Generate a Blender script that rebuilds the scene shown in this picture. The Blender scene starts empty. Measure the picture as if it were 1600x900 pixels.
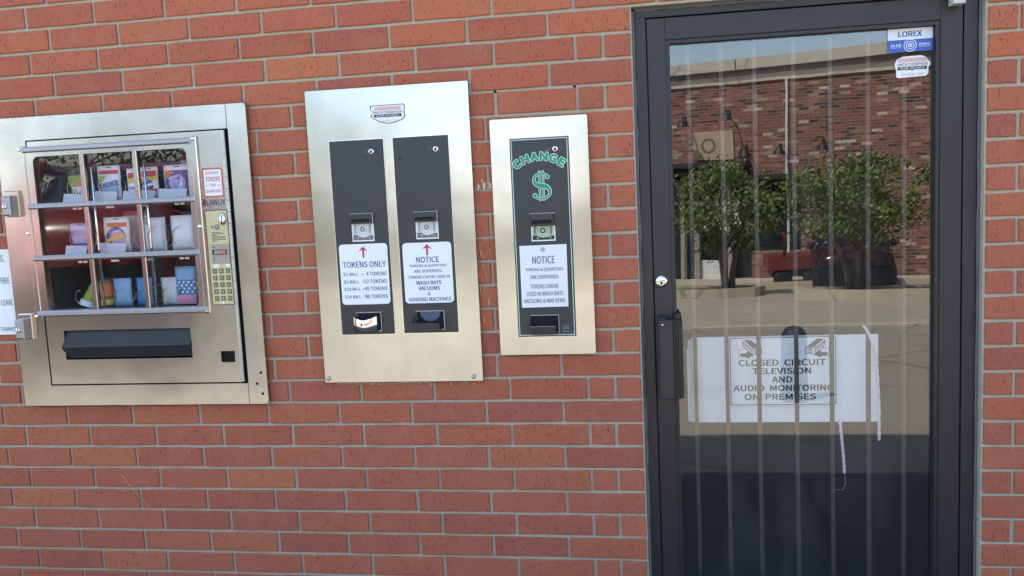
import bpy, bmesh, math, random
from mathutils import Vector, Matrix
rnd = random.Random(7)
S = bpy.context.scene
COL = S.collection

# ------------------------------------------------------------------ camera, sky, sun, exposure
cam = bpy.data.cameras.new('camera'); cam.sensor_width = 36.0; cam.lens = 36.0 * 1402.683 / 1600
cam.clip_start = 0.05; cam.clip_end = 1500
camo = bpy.data.objects.new('camera', cam); COL.objects.link(camo)
R = ((0.98637480, -0.16194421, 0.02896229), (0.15745320, 0.98031922, 0.11909129), (-0.04767844, -0.11290844, 0.99246081))
camo.matrix_world = Matrix(((R[0][0], R[0][2], -R[0][1], 0.06516), (R[1][0], R[1][2], -R[1][1], -2.83407),
                            (R[2][0], R[2][2], -R[2][1], 1.49772), (0, 0, 0, 1)))
S.camera = camo
SUN = Vector((-0.50, 0.53, 1.0)).normalized()
EL = math.asin(SUN.z); AZ = math.atan2(SUN.x, SUN.y)
W = bpy.data.worlds.new('World'); S.world = W; W.use_nodes = True
bg = W.node_tree.nodes['Background']
sky = W.node_tree.nodes.new('ShaderNodeTexSky'); sky.sky_type = 'NISHITA'; sky.sun_disc = False
sky.sun_elevation = EL; sky.sun_rotation = AZ; sky.dust_density = 1.6; sky.air_density = 1.0
W.node_tree.links.new(sky.outputs[0], bg.inputs[0]); bg.inputs[1].default_value = 0.14
sl = bpy.data.lights.new('sun', 'SUN'); sl.energy = 3.5; sl.angle = math.radians(0.53); sl.color = (1.0, 0.95, 0.87)
so = bpy.data.objects.new('sun', sl); COL.objects.link(so); so.rotation_euler = SUN.to_track_quat('Z', 'Y').to_euler()
so.location = (0, 0, 20)
S.view_settings.view_transform = 'Standard'; S.view_settings.look = 'None'; S.view_settings.gamma = 1
S.view_settings.use_curve_mapping = False; S.view_settings.exposure = 2.15
S.cycles.max_bounces = 10; S.cycles.transparent_max_bounces = 24; S.cycles.caustics_reflective = False; S.cycles.caustics_refractive = False

# ------------------------------------------------------------------ materials
MAT = {}
def new_mat(name):
    m = bpy.data.materials.new(name); m.use_nodes = True; MAT[name] = m
    nt = m.node_tree
    return m, nt, nt.nodes['Principled BSDF']
def N(nt, t, **kw):
    n = nt.nodes.new(t)
    for k, v in kw.items():
        if k.startswith('i_'):
            n.inputs[k[2:].replace('_', ' ')].default_value = v
        else: setattr(n, k, v)
    return n
def ramp(nt, fac, stops):
    r = nt.nodes.new('ShaderNodeValToRGB'); e = r.color_ramp.elements
    while len(e) < len(stops): e.new(0.5)
    for el, (p, c) in zip(e, stops): el.position = p; el.color = (c[0], c[1], c[2], 1)
    nt.links.new(fac, r.inputs[0]); return r.outputs[0]
def mix(nt, fac, a, b, mode='MIX'):
    n = nt.nodes.new('ShaderNodeMix'); n.data_type = 'RGBA'; n.blend_type = mode
    for s, v in ((n.inputs[0], fac), (n.inputs[6], a), (n.inputs[7], b)):
        if hasattr(v, 'is_output'): nt.links.new(v, s)
        elif isinstance(v, (int, float)): s.default_value = v
        else: s.default_value = (v[0], v[1], v[2], 1)
    return n.outputs[2]
def coord(nt, scale=(1, 1, 1), geo=False):
    tc = nt.nodes.new('ShaderNodeNewGeometry' if geo else 'ShaderNodeTexCoord'); mp = nt.nodes.new('ShaderNodeMapping')
    mp.inputs['Scale'].default_value = scale
    nt.links.new(tc.outputs['Position' if geo else 'Object'], mp.inputs[0]); return mp.outputs[0]
def noise(nt, co, scale, detail=4, rough=0.55):
    n = N(nt, 'ShaderNodeTexNoise', i_Scale=scale, i_Detail=detail, i_Roughness=rough); nt.links.new(co, n.inputs['Vector']); return n.outputs[0]
def bump(nt, h, strength, dist, b, prev=None):
    n = N(nt, 'ShaderNodeBump', i_Strength=strength, i_Distance=dist); nt.links.new(h, n.inputs['Height'])
    if prev: nt.links.new(prev, n.inputs['Normal'])
    nt.links.new(n.outputs[0], b.inputs['Normal']); return n.outputs[0]

def plain(name, col, rough=0.5, metal=0.0, var=0.12, scale=14, bmp=0.0):
    m, nt, b = new_mat(name)
    co = coord(nt, geo=True); nz = noise(nt, co, scale, 5)
    c = mix(nt, nz, [x * (1 - var) for x in col], [min(1, x * (1 + var)) for x in col])
    nt.links.new(c, b.inputs['Base Color']); b.inputs['Roughness'].default_value = rough; b.inputs['Metallic'].default_value = metal
    if bmp: bump(nt, noise(nt, co, scale * 6, 4), bmp, 0.004, b)
    return m
def brushed(name, col=(0.60, 0.585, 0.55), rough=0.17, wave=0.22, dirt=0.5):
    m, nt, b = new_mat(name)
    g = coord(nt, geo=True); an = 0.5
    big = noise(nt, g, 3.2, 2, 0.4); blot = noise(nt, g, 11, 6, 0.65)
    c = mix(nt, ramp(nt, blot, [(0.35, (0, 0, 0)), (0.75, (1, 1, 1))]), col, [x * (1 - 0.28 * dirt) for x in col])
    nt.links.new(c, b.inputs['Base Color']); b.inputs['Metallic'].default_value = 1.0
    ln = noise(nt, coord(nt, (2.5, 2.5, 420), geo=True), 1.0, 3); c = mix(nt, ln, mix(nt, 1.0, c, (.88, .88, .88), 'MULTIPLY'), c); nt.links.new(c, b.inputs['Base Color'])
    rr = N(nt, 'ShaderNodeMapRange'); rr.inputs[3].default_value = rough - 0.03; rr.inputs[4].default_value = rough + 0.04
    nt.links.new(blot, rr.inputs[0]); nt.links.new(rr.outputs[0], b.inputs['Roughness'])
    bump(nt, big, wave, 0.02, b)
    tv = N(nt, 'ShaderNodeCombineXYZ'); tv.inputs[2].default_value = 1.0; nt.links.new(tv.outputs[0], b.inputs['Tangent']); b.inputs['Anisotropic'].default_value = an
    return m
def brick_mat():
    m, nt, b = new_mat('red_brick')
    oi = N(nt, 'ShaderNodeObjectInfo'); g = coord(nt, geo=True)
    gi = N(nt, 'ShaderNodeNewGeometry'); ad = N(nt, 'ShaderNodeMath', operation='ADD'); fc = N(nt, 'ShaderNodeMath', operation='FRACT')
    nt.links.new(oi.outputs['Random'], ad.inputs[0]); nt.links.new(gi.outputs['Random Per Island'], ad.inputs[1]); nt.links.new(ad.outputs[0], fc.inputs[0])
    base = ramp(nt, fc.outputs[0], [(0.0, (0.366, 0.105, 0.057)), (0.22, (0.408, 0.121, 0.064)), (0.45, (0.379, 0.113, 0.064)),
                                            (0.68, (0.425, 0.130, 0.064)), (0.85, (0.341, 0.101, 0.064)), (1.0, (0.450, 0.149, 0.068))])
    st = noise(nt, coord(nt, (190, 190, 62), geo=True), 1.0, 3, 0.6)
    c = mix(nt, ramp(nt, st, [(0.34, (.9, .9, .9)), (0.42, (0, 0, 0))]), base, (0.15, 0.042, 0.030))
    big = noise(nt, g, 9, 5, 0.6)
    c = mix(nt, ramp(nt, big, [(0.45, (0, 0, 0)), (0.8, (0.35, 0.35, 0.35))]), c, (0.46, 0.18, 0.11))
    v = N(nt, 'ShaderNodeTexVoronoi', i_Scale=230.0); nt.links.new(g, v.inputs['Vector'])
    sp = noise(nt, g, 38, 2)
    fl = N(nt, 'ShaderNodeMath', operation='MULTIPLY')
    nt.links.new(ramp(nt, v.outputs['Distance'], [(0.16, (1, 1, 1)), (0.24, (0, 0, 0))]), fl.inputs[0])
    nt.links.new(ramp(nt, sp, [(0.53, (0, 0, 0)), (0.60, (0.9, 0.9, 0.9))]), fl.inputs[1])
    c = mix(nt, fl.outputs[0], c, (0.075, 0.030, 0.026))
    v2 = N(nt, 'ShaderNodeTexVoronoi', i_Scale=75.0); nt.links.new(g, v2.inputs['Vector'])
    ch = N(nt, 'ShaderNodeMath', operation='MULTIPLY')
    nt.links.new(ramp(nt, v2.outputs['Distance'], [(0.07, (1, 1, 1)), (0.11, (0, 0, 0))]), ch.inputs[0])
    nt.links.new(ramp(nt, noise(nt, g, 5.3, 3), [(0.57, (0, 0, 0)), (0.66, (1, 1, 1))]), ch.inputs[1])
    c = mix(nt, ch.outputs[0], c, (0.62, 0.42, 0.34))
    nt.links.new(c, b.inputs['Base Color']); b.inputs['Roughness'].default_value = 0.82
    b.inputs['Specular IOR Level'].default_value = 0.25
    p = bump(nt, st, 0.35, 0.002, b); bump(nt, noise(nt, g, 160, 4), 0.35, 0.0012, b, p)
    return m
def glass_mat(name, tint=(0.86, 0.9, 0.9), f0=0.052, film=0.02, rough=0.0):
    m = bpy.data.materials.new(name); m.use_nodes = True; MAT[name] = m; nt = m.node_tree; nt.nodes.clear()
    out = nt.nodes.new('ShaderNodeOutputMaterial')
    tr = N(nt, 'ShaderNodeBsdfTransparent'); tr.inputs[0].default_value = (*tint, 1)
    gl = N(nt, 'ShaderNodeBsdfGlossy', i_Roughness=rough); gl.inputs[0].default_value = (1, 1, 1, 1)
    bw_ = N(nt, 'ShaderNodeBump', i_Strength=0.5, i_Distance=0.0011); nt.links.new(noise(nt, coord(nt, geo=True), 1.9, 2, 0.4), bw_.inputs['Height']); nt.links.new(bw_.outputs[0], gl.inputs['Normal'])
    df = N(nt, 'ShaderNodeBsdfDiffuse'); df.inputs[0].default_value = (0.62, 0.62, 0.58, 1)
    lw = N(nt, 'ShaderNodeLayerWeight', i_Blend=0.5)
    pw = N(nt, 'ShaderNodeMath', operation='POWER'); pw.inputs[1].default_value = 5; nt.links.new(lw.outputs['Facing'], pw.inputs[0])
    mr = N(nt, 'ShaderNodeMapRange'); mr.inputs[3].default_value = f0; mr.inputs[4].default_value = 1.0; nt.links.new(pw.outputs[0], mr.inputs[0])
    m1 = nt.nodes.new('ShaderNodeMixShader'); nt.links.new(mr.outputs[0], m1.inputs[0]); nt.links.new(tr.outputs[0], m1.inputs[1]); nt.links.new(gl.outputs[0], m1.inputs[2])
    g = coord(nt, (1, 1, 0.35), geo=True); nz = noise(nt, g, 7, 7, 0.7)
    fr = N(nt, 'ShaderNodeMapRange'); fr.inputs[1].default_value = 0.5; fr.inputs[2].default_value = 0.8; fr.inputs[3].default_value = film * 0.15; fr.inputs[4].default_value = film * 3.0
    nt.links.new(nz, fr.inputs[0])
    m2 = nt.nodes.new('ShaderNodeMixShader'); nt.links.new(fr.outputs[0], m2.inputs[0]); nt.links.new(m1.outputs[0], m2.inputs[1]); nt.links.new(df.outputs[0], m2.inputs[2])
    nt.links.new(m2.outputs[0], out.inputs[0]); return m
def concrete_mat(name, col, joints=True):
    m, nt, b = new_mat(name); g = coord(nt, geo=True)
    n1 = noise(nt, g, 0.35, 6, 0.6); n2 = noise(nt, g, 9, 5, 0.7)
    c = mix(nt, n1, [x * 0.72 for x in col], [x * 1.22 for x in col]); c = mix(nt, ramp(nt, n2, [(0.4, (0, 0, 0)), (0.8, (0.4, 0.4, 0.4))]), c, [x * 0.6 for x in col])
    if joints:
        br = N(nt, 'ShaderNodeTexBrick', offset=0.0, i_Scale=1.0); nt.links.new(g, br.inputs['Vector'])
        br.inputs['Brick Width'].default_value = 3.6; br.inputs['Row Height'].default_value = 3.6; br.inputs['Mortar Size'].default_value = 0.012
        c = mix(nt, br.outputs['Fac'], c, [x * 0.35 for x in col])
    vr = N(nt, 'ShaderNodeTexVoronoi', feature='DISTANCE_TO_EDGE', i_Scale=0.33)
    wv = N(nt, 'ShaderNodeTexNoise', i_Scale=1.3, i_Detail=6.0); nt.links.new(g, wv.inputs['Vector']); nt.links.new(mix(nt, 0.25, g, wv.outputs[1]), vr.inputs['Vector'])
    c = mix(nt, ramp(nt, vr.outputs['Distance'], [(0.0, (.8, .8, .8)), (0.006, (0, 0, 0))]), c, [x * 0.3 for x in col])
    n3 = noise(nt, g, 1.1, 5, 0.6); c = mix(nt, ramp(nt, n3, [(0.55, (0, 0, 0)), (0.75, (.5, .5, .5))]), c, [x * 0.55 for x in col])
    nt.links.new(c, b.inputs['Base Color']); b.inputs['Roughness'].default_value = 0.9
    bump(nt, n2, 0.3, 0.01, b); return m
def old_brick_mat():
    m, nt, b = new_mat('mixed_old_brick'); tc = nt.nodes.new('ShaderNodeTexCoord'); mp = nt.nodes.new('ShaderNodeMapping')
    mp.inputs['Rotation'].default_value = (math.radians(-90), 0, 0); nt.links.new(tc.outputs['Object'], mp.inputs[0])
    br = N(nt, 'ShaderNodeTexBrick', i_Scale=1.0); nt.links.new(mp.outputs[0], br.inputs['Vector'])
    br.inputs['Color1'].default_value = (0, 0, 0, 1); br.inputs['Color2'].default_value = (1, 1, 1, 1); br.inputs['Mortar'].default_value = (0.5, 0.5, 0.5, 1)
    br.inputs['Brick Width'].default_value = 0.27; br.inputs['Row Height'].default_value = 0.086; br.inputs['Mortar Size'].default_value = 0.010
    c = ramp(nt, br.outputs['Color'], [(0.0, (0.055, 0.035, 0.03)), (0.13, (0.10, 0.045, 0.035)), (0.25, (0.22, 0.070, 0.045)), (0.45, (0.27, 0.085, 0.055)), (0.62, (0.20, 0.07, 0.055)), (0.78, (0.31, 0.12, 0.08)), (0.90, (0.36, 0.20, 0.14)), (0.97, (0.55, 0.46, 0.38))])
    c = mix(nt, br.outputs['Fac'], c, (0.24, 0.20, 0.17))
    c = mix(nt, noise(nt, tc.outputs['Object'], 2.2, 5), c, mix(nt, 1.0, c, (0.72, 0.72, 0.74), 'MULTIPLY'))
    nt.links.new(c, b.inputs['Base Color']); b.inputs['Roughness'].default_value = 0.9; return m
def leaf_mat(name, a, c2):
    m, nt, b = new_mat(name); g = coord(nt, geo=True)
    c = mix(nt, noise(nt, g, 2.6, 4), a, c2); nt.links.new(c, b.inputs['Base Color']); b.inputs['Roughness'].default_value = 0.55
    b.inputs['Transmission Weight'].default_value = 0.0; return m

brick_mat(); glass_mat('door_glass', tint=(0.985, 0.99, 0.99), f0=0.070, film=0.008); glass_mat('display_pane', tint=(0.985, 0.985, 0.985), f0=0.038, film=0.008)
glass_mat('dark_window', tint=(0.25, 0.28, 0.3), f0=0.06, film=0.0)
plain('mortar', (0.43, 0.375, 0.285), 0.95, 0, 0.22, 30, 0.5)
brushed('steel', (0.56, 0.545, 0.52)); brushed('steel_plate', (0.535, 0.53, 0.515), 0.14, 0.17, 0.45); brushed('steel_bright', (0.78, 0.78, 0.78), 0.2, 0.1, 0.3)
plain('alu_bar', (0.34, 0.345, 0.37), 0.38, 0.85, 0.08); plain('hinge_steel', (0.50, 0.49, 0.47), 0.42, 0.9, 0.2, 60); plain('chrome', (0.85, 0.85, 0.86), 0.06, 1.0, 0.03); plain('wire', (0.55, 0.56, 0.56), 0.3, 1.0, 0.1)
plain('bronze_frame', (0.034, 0.030, 0.030), 0.42, 0.25, 0.22, 7); plain('handle_bronze', (0.040, 0.034, 0.033), 0.45, 0.3, 0.2, 25)
plain('sealant', (0.13, 0.13, 0.13), 0.8, 0, 0.15, 40, 0.4); plain('gasket', (0.018, 0.022, 0.03), 0.6, 0, 0.1)
plain('panel_black', (0.026, 0.028, 0.031), 0.38, 0, 0.18, 12, 0.05); plain('plastic_black', (0.014, 0.015, 0.018), 0.35, 0, 0.1); plain('flap_black', (0.014, 0.016, 0.018), 0.55, 0, 0.3, 18)
plain('flap_text', (0.06, 0.07, 0.08), 0.4); plain('hole_black', (0.004, 0.004, 0.005), 0.9, 0, 0.0); plain('cavity', (0.035, 0.038, 0.04), 0.7, 0, 0.2)
plain('placard', (0.82, 0.83, 0.83), 0.45, 0, 0.03, 30); plain('paper_white', (0.80, 0.80, 0.79), 0.6, 0, 0.03, 20); plain('board_white', (0.84, 0.85, 0.85), 0.6, 0, 0.04, 6)
plain('cream_paint', (0.60, 0.40, 0.26), 0.7, 0, 0.2, 200); plain('ink_blue', (0.05, 0.07, 0.18), 0.6, 0, 0.25, 90); plain('ink_grey', (0.17, 0.20, 0.22), 0.6, 0, 0.3, 90); plain('ink_black', (0.02, 0.022, 0.028), 0.6, 0, 0.2); plain('ink_red', (0.52, 0.045, 0.055), 0.55, 0, 0.15, 60)
plain('ink_faded_red', (0.50, 0.16, 0.20), 0.6, 0, 0.3, 120); plain('border_red', (0.56, 0.12, 0.06), 0.5, 0, 0.15, 50); plain('ink_pink', (0.66, 0.42, 0.40), 0.6, 0, 0.25, 120)
plain('arrow_red', (0.50, 0.03, 0.06), 0.55, 0, 0.2, 100); plain('arrow_grey', (0.35, 0.40, 0.42), 0.6, 0, 0.1)
plain('green_print', (0.008, 0.27, 0.13), 0.45, 0, 0.08, 40); plain('pale_green', (0.55, 0.72, 0.60), 0.5, 0, 0.05, 40)
plain('bill_grey', (0.42, 0.42, 0.40), 0.6, 0, 0.1, 90); plain('bill_light', (0.62, 0.64, 0.62), 0.6, 0, 0.08, 90); plain('bill_brown', (0.20, 0.15, 0.14), 0.6, 0, 0.25, 110); plain('bill_green', (0.42, 0.52, 0.34), 0.6, 0, 0.1, 90)
plain('led_red', (0.42, 0.03, 0.06), 0.15, 0, 0.1); plain('keypad_yellow', (0.60, 0.52, 0.27), 0.5, 0, 0.1, 40); plain('key_olive', (0.16, 0.14, 0.07), 0.5, 0, 0.2, 60); plain('key_text', (0.62, 0.58, 0.42), 0.6, 0, 0.1)
plain('panel_tan', (0.36, 0.32, 0.25), 0.5, 0.2, 0.1, 40); plain('display_grey', (0.30, 0.30, 0.24), 0.3); plain('display_red', (0.75, 0.14, 0.10), 0.3); plain('tape', (0.80, 0.80, 0.76), 0.4)
plain('lorex_white', (0.74, 0.80, 0.84), 0.5, 0, 0.05); plain('lorex_blue', (0.040, 0.115, 0.42), 0.5, 0, 0.06); plain('lorex_navy', (0.025, 0.10, 0.30), 0.5)
plain('disc_blue', (0.035, 0.07, 0.12), 0.3); plain('bar_metal', (0.058, 0.05, 0.045), 0.55, 0.3, 0.25, 30); plain('cord_white', (0.62, 0.60, 0.58), 0.8, 0, 0.3, 160); plain('rust', (0.16, 0.07, 0.05), 0.8, 0, 0.3, 60)
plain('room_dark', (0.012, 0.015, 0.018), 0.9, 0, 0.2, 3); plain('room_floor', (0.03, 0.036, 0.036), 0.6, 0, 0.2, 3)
plain('cam_brown', (0.07, 0.06, 0.05), 0.6, 0, 0.1)
concrete_mat('lot_concrete', (0.36, 0.32, 0.24)); concrete_mat('walk_concrete', (0.095, 0.088, 0.075)); concrete_mat('apron_concrete', (0.275, 0.245, 0.185)); concrete_mat('kerb_concrete', (0.45, 0.40, 0.29), False); concrete_mat('coping', (0.50, 0.46, 0.39), False); concrete_mat('fascia_grey', (0.22, 0.20, 0.17), False)
old_brick_mat(); plain('stucco', (0.66, 0.64, 0.59), 0.9, 0, 0.08, 2); plain('tan_board', (0.40, 0.30, 0.20), 0.6); plain('white_panel', (0.62, 0.64, 0.62), 0.5); plain('soil', (0.09, 0.065, 0.04), 0.95, 0, 0.4, 9)
plain('dark_shop', (0.02, 0.02, 0.025), 0.5); plain('arch_stone', (0.30, 0.26, 0.21), 0.8); plain('lamp_black', (0.015, 0.015, 0.015), 0.5); plain('spout_white', (0.55, 0.53, 0.50), 0.5)
plain('bark', (0.15, 0.115, 0.085), 0.9, 0, 0.3, 12, 0.4); leaf_mat('leaf', (0.075, 0.115, 0.02), (0.15, 0.18, 0.035)); leaf_mat('leaf_dark', (0.025, 0.05, 0.014), (0.06, 0.09, 0.025))
plain('car_red', (0.21, 0.016, 0.012), 0.25, 0, 0.03); MAT['car_red'].node_tree.nodes['Principled BSDF'].inputs['Coat Weight'].default_value = 0.4
plain('trailer_red', (0.15, 0.022, 0.020), 0.5); plain('car_maroon', (0.022, 0.007, 0.009), 0.15, 0, 0.03); plain('tyre', (0.012, 0.012, 0.012), 0.8); plain('rim', (0.5, 0.5, 0.5), 0.25, 1.0); plain('lamp_glass', (0.8, 0.8, 0.8), 0.1); plain('car_glass', (0.012, 0.016, 0.018), 0.04); plain('roof_grey', (0.3, 0.3, 0.3), 0.8)

# ------------------------------------------------------------------ mesh helpers
FONTCACHE = {}
try: SANS = bpy.data.fonts.load(bpy.utils.system_resource('DATAFILES', path='fonts') + '/Noto Sans CJK Regular.woff2')   # Blender's own bundled typeface
except Exception: SANS = None
def glyphs(s, bold=0.0, shear=0.0):
    key = (s, bold, shear)
    if key in FONTCACHE: return FONTCACHE[key]
    c = bpy.data.curves.new('lettering', 'FONT'); c.body = s; c.font = SANS or c.font; c.size = 1.0; c.offset = bold; c.shear = shear; c.resolution_u = 3; c.fill_mode = 'FRONT'
    o = bpy.data.objects.new('lettering', c); COL.objects.link(o)
    dg = bpy.context.evaluated_depsgraph_get(); me = bpy.data.meshes.new_from_object(o.evaluated_get(dg))
    vs = [tuple(v.co)[:2] for v in me.vertices]; fs = [tuple(p.vertices) for p in me.polygons]
    bpy.data.objects.remove(o); bpy.data.curves.remove(c); bpy.data.meshes.remove(me)
    if not vs: r = ([], [])
    else:
        x0 = min(v[0] for v in vs); x1 = max(v[0] for v in vs); y0 = min(v[1] for v in vs); y1 = max(v[1] for v in vs)
        r = ([((v[0] - x0) / max(1e-6, x1 - x0) - 0.5, (v[1] - y0) / max(1e-6, y1 - y0) - 0.5) for v in vs], fs, (x1 - x0, y1 - y0))
    FONTCACHE[key] = r; return r
def rrect(x0, x1, z0, z1, r, n=5):
    p = []
    for cx, cz, a in ((x1 - r, z0 + r, -90), (x1 - r, z1 - r, 0), (x0 + r, z1 - r, 90), (x0 + r, z0 + r, 180)):
        for i in range(n + 1):
            t = math.radians(a + 90 * i / n); p.append((cx + r * math.cos(t), cz + r * math.sin(t)))
    return p
def circ(cx, cz, r, n=20, rz=None): return [(cx + r * math.cos(2 * math.pi * i / n), cz + (rz or r) * math.sin(2 * math.pi * i / n)) for i in range(n)]
class MB:
    def __init__(s): s.v = []; s.f = []; s.mi = []; s.cur = 0
    def mat(s, i): s.cur = i; return s
    def add(s, vs, fs):
        o = len(s.v); s.v += [tuple(v) for v in vs]; s.f += [tuple(i + o for i in f) for f in fs]; s.mi += [s.cur] * len(fs); return s
    def box(s, x0, x1, y0, y1, z0, z1, bev=0.0):
        if bev:
            b = bev; return s.add([(x0 + b, y0, z0 + b), (x1 - b, y0, z0 + b), (x1 - b, y0, z1 - b), (x0 + b, y0, z1 - b),
                (x0, y0 + b, z0), (x1, y0 + b, z0), (x1, y0 + b, z1), (x0, y0 + b, z1), (x0, y1, z0), (x1, y1, z0), (x1, y1, z1), (x0, y1, z1)],
                [(0, 1, 2, 3), (4, 5, 1, 0), (5, 6, 2, 1), (6, 7, 3, 2), (7, 4, 0, 3), (8, 9, 5, 4), (9, 10, 6, 5), (10, 11, 7, 6), (11, 8, 4, 7), (11, 10, 9, 8)])
        return s.add([(x0, y0, z0), (x1, y0, z0), (x1, y1, z0), (x0, y1, z0), (x0, y0, z1), (x1, y0, z1), (x1, y1, z1), (x0, y1, z1)],
                     [(0, 3, 2, 1), (4, 5, 6, 7), (0, 1, 5, 4), (1, 2, 6, 5), (2, 3, 7, 6), (3, 0, 4, 7)])
    def poly(s, pts, y0, y1=None):
        n = len(pts); fr = [(x, y0, z) for x, z in pts]
        if y1 is None: return s.add(fr, [tuple(range(n))])
        return s.add(fr + [(x, y1, z) for x, z in pts], [tuple(range(n)), tuple(range(2 * n - 1, n - 1, -1))] + [(i, i + n, (i + 1) % n + n, (i + 1) % n) for i in range(n)])
    def ring(s, a, b, y0, y1=None):
        n = len(a); A = [(x, y0, z) for x, z in a]; B = [(x, y0, z) for x, z in b]
        fs = [(i, (i + 1) % n, (i + 1) % n + n, i + n) for i in range(n)]
        if y1 is None: return s.add(A + B, fs)
        s.add(A + B + [(x, y1, z) for x, z in a] + [(x, y1, z) for x, z in b],
              fs + [(i, i + 2 * n, (i + 1) % n + 2 * n, (i + 1) % n) for i in range(n)] + [(i + n, (i + 1) % n + n, (i + 1) % n + 3 * n, i + 3 * n) for i in range(n)])
        return s
    def plate(s, x0, x1, z0, z1, y0, y1, holes=()):
        xs = sorted({x0, x1, *[h[0] for h in holes], *[h[1] for h in holes]}); zs = sorted({z0, z1, *[h[2] for h in holes], *[h[3] for h in holes]})
        xs = [x for x in xs if x0 <= x <= x1]; zs = [z for z in zs if z0 <= z <= z1]
        def solid(i, j):
            if i < 0 or j < 0 or i >= len(xs) - 1 or j >= len(zs) - 1: return False
            cx = (xs[i] + xs[i + 1]) / 2; cz = (zs[j] + zs[j + 1]) / 2
            return not any(h[0] < cx < h[1] and h[2] < cz < h[3] for h in holes)
        for i in range(len(xs) - 1):
            for j in range(len(zs) - 1):
                if not solid(i, j): continue
                a, b, c, d = xs[i], xs[i + 1], zs[j], zs[j + 1]
                s.add([(a, y0, c), (b, y0, c), (b, y0, d), (a, y0, d)], [(0, 1, 2, 3)]); s.add([(a, y1, c), (b, y1, c), (b, y1, d), (a, y1, d)], [(3, 2, 1, 0)])
                if not solid(i - 1, j): s.add([(a, y0, c), (a, y0, d), (a, y1, d), (a, y1, c)], [(0, 1, 2, 3)])
                if not solid(i + 1, j): s.add([(b, y0, c), (b, y1, c), (b, y1, d), (b, y0, d)], [(0, 1, 2, 3)])
                if not solid(i, j - 1): s.add([(a, y0, c), (a, y1, c), (b, y1, c), (b, y0, c)], [(0, 1, 2, 3)])
                if not solid(i, j + 1): s.add([(a, y0, d), (b, y0, d), (b, y1, d), (a, y1, d)], [(0, 1, 2, 3)])
        return s
    def tube(s, path, r, n=8, caps=True, rs=None):
        P = [Vector(p) for p in path]; k = len(P); vs = []; up = None
        for i in range(k):
            t = (P[min(i + 1, k - 1)] - P[max(i - 1, 0)]).normalized()
            if up is None: up = t.orthogonal().normalized()
            up = (up - t * up.dot(t)).normalized(); sd = t.cross(up); rr = rs[i] if rs else r
            for j in range(n):
                a = 2 * math.pi * j / n; vs.append(P[i] + (up * math.cos(a) + sd * math.sin(a)) * rr)
        fs = [(i * n + j, i * n + (j + 1) % n, (i + 1) * n + (j + 1) % n, (i + 1) * n + j) for i in range(k - 1) for j in range(n)]
        if caps: fs += [tuple(range(n - 1, -1, -1)), tuple(range((k - 1) * n, k * n))]
        return s.add(vs, fs)
    def lathe(s, c, prof, n=20, axis='y'):
        vs = []; k = len(prof)
        for r, h in prof:
            for j in range(n):
                a = 2 * math.pi * j / n; u, w = r * math.cos(a), r * math.sin(a)
                vs.append((c[0] + u, c[1] + h, c[2] + w) if axis == 'y' else (c[0] + u, c[1] + w, c[2] + h) if axis == 'z' else (c[0] + h, c[1] + u, c[2] + w))
        fs = [(i * n + j, i * n + (j + 1) % n, (i + 1) * n + (j + 1) % n, (i + 1) * n + j) for i in range(k - 1) for j in range(n)]
        return s.add(vs, fs + [tuple(range(n)), tuple(range((k - 1) * n, k * n))])
    def text(s, t, cx, cz, w, h, y, bold=0.012, rot=0.0, shear=0.0, spread=0.0):
        g = glyphs(t, 0.0, shear); ca, sa = math.cos(rot), math.sin(rot); d = spread if spread else max(0.0, bold + 0.012) * h
        dirs = [(math.cos(2 * math.pi * k / 16) * d, math.sin(2 * math.pi * k / 16) * d) for k in range(16)] + [(0, 0)] if spread else ((-d, -d * .5), (d, -d * .5), (-d, d * .5), (d, d * .5)) if d else ((0, 0),)
        for k_, (ox, oz) in enumerate(dirs):
            s.add([(cx + ox + x * w * ca - z * h * sa, y - k_ * 0.00001, cz + oz + x * w * sa + z * h * ca) for x, z in g[0]], g[1])
        return s
    def build(s, name, mat, parent=None, smooth=False, kind=None):
        loc = parent_loc(parent)
        me = bpy.data.meshes.new(name); me.from_pydata([(v[0] - loc[0], v[1] - loc[1], v[2] - loc[2]) for v in s.v], [], s.f)
        for m in (mat if isinstance(mat, (list, tuple)) else [mat]): me.materials.append(MAT[m])
        if isinstance(mat, (list, tuple)): me.polygons.foreach_set('material_index', s.mi)
        bm = bmesh.new(); bm.from_mesh(me); bmesh.ops.recalc_face_normals(bm, faces=bm.faces); bm.to_mesh(me); bm.free()
        if smooth:
            me.polygons.foreach_set('use_smooth', [True] * len(me.polygons))
        o = bpy.data.objects.new(name, me); COL.objects.link(o)
        if parent: o.parent = parent
        if kind: o['kind'] = kind
        return o
def parent_loc(p):
    v = Vector((0, 0, 0))
    while p: v += p.location; p = p.parent
    return v
def tag(o, label, cat, group=None):
    o['label'] = label; o['category'] = cat
    if group: o['group'] = group
    return o
def thing(name, label, cat, loc, group=None):
    o = bpy.data.objects.new(name, None); o.empty_display_size = 0.1; COL.objects.link(o); o.location = loc
    return tag(o, label, cat, group)
def prints(parent, mat, lines, y, name='lettering'):
    mb = MB()
    for l in lines: mb.text(*l[:5], y, **(l[5] if len(l) > 5 else {}))
    return mb.build(name, mat, parent)

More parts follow.
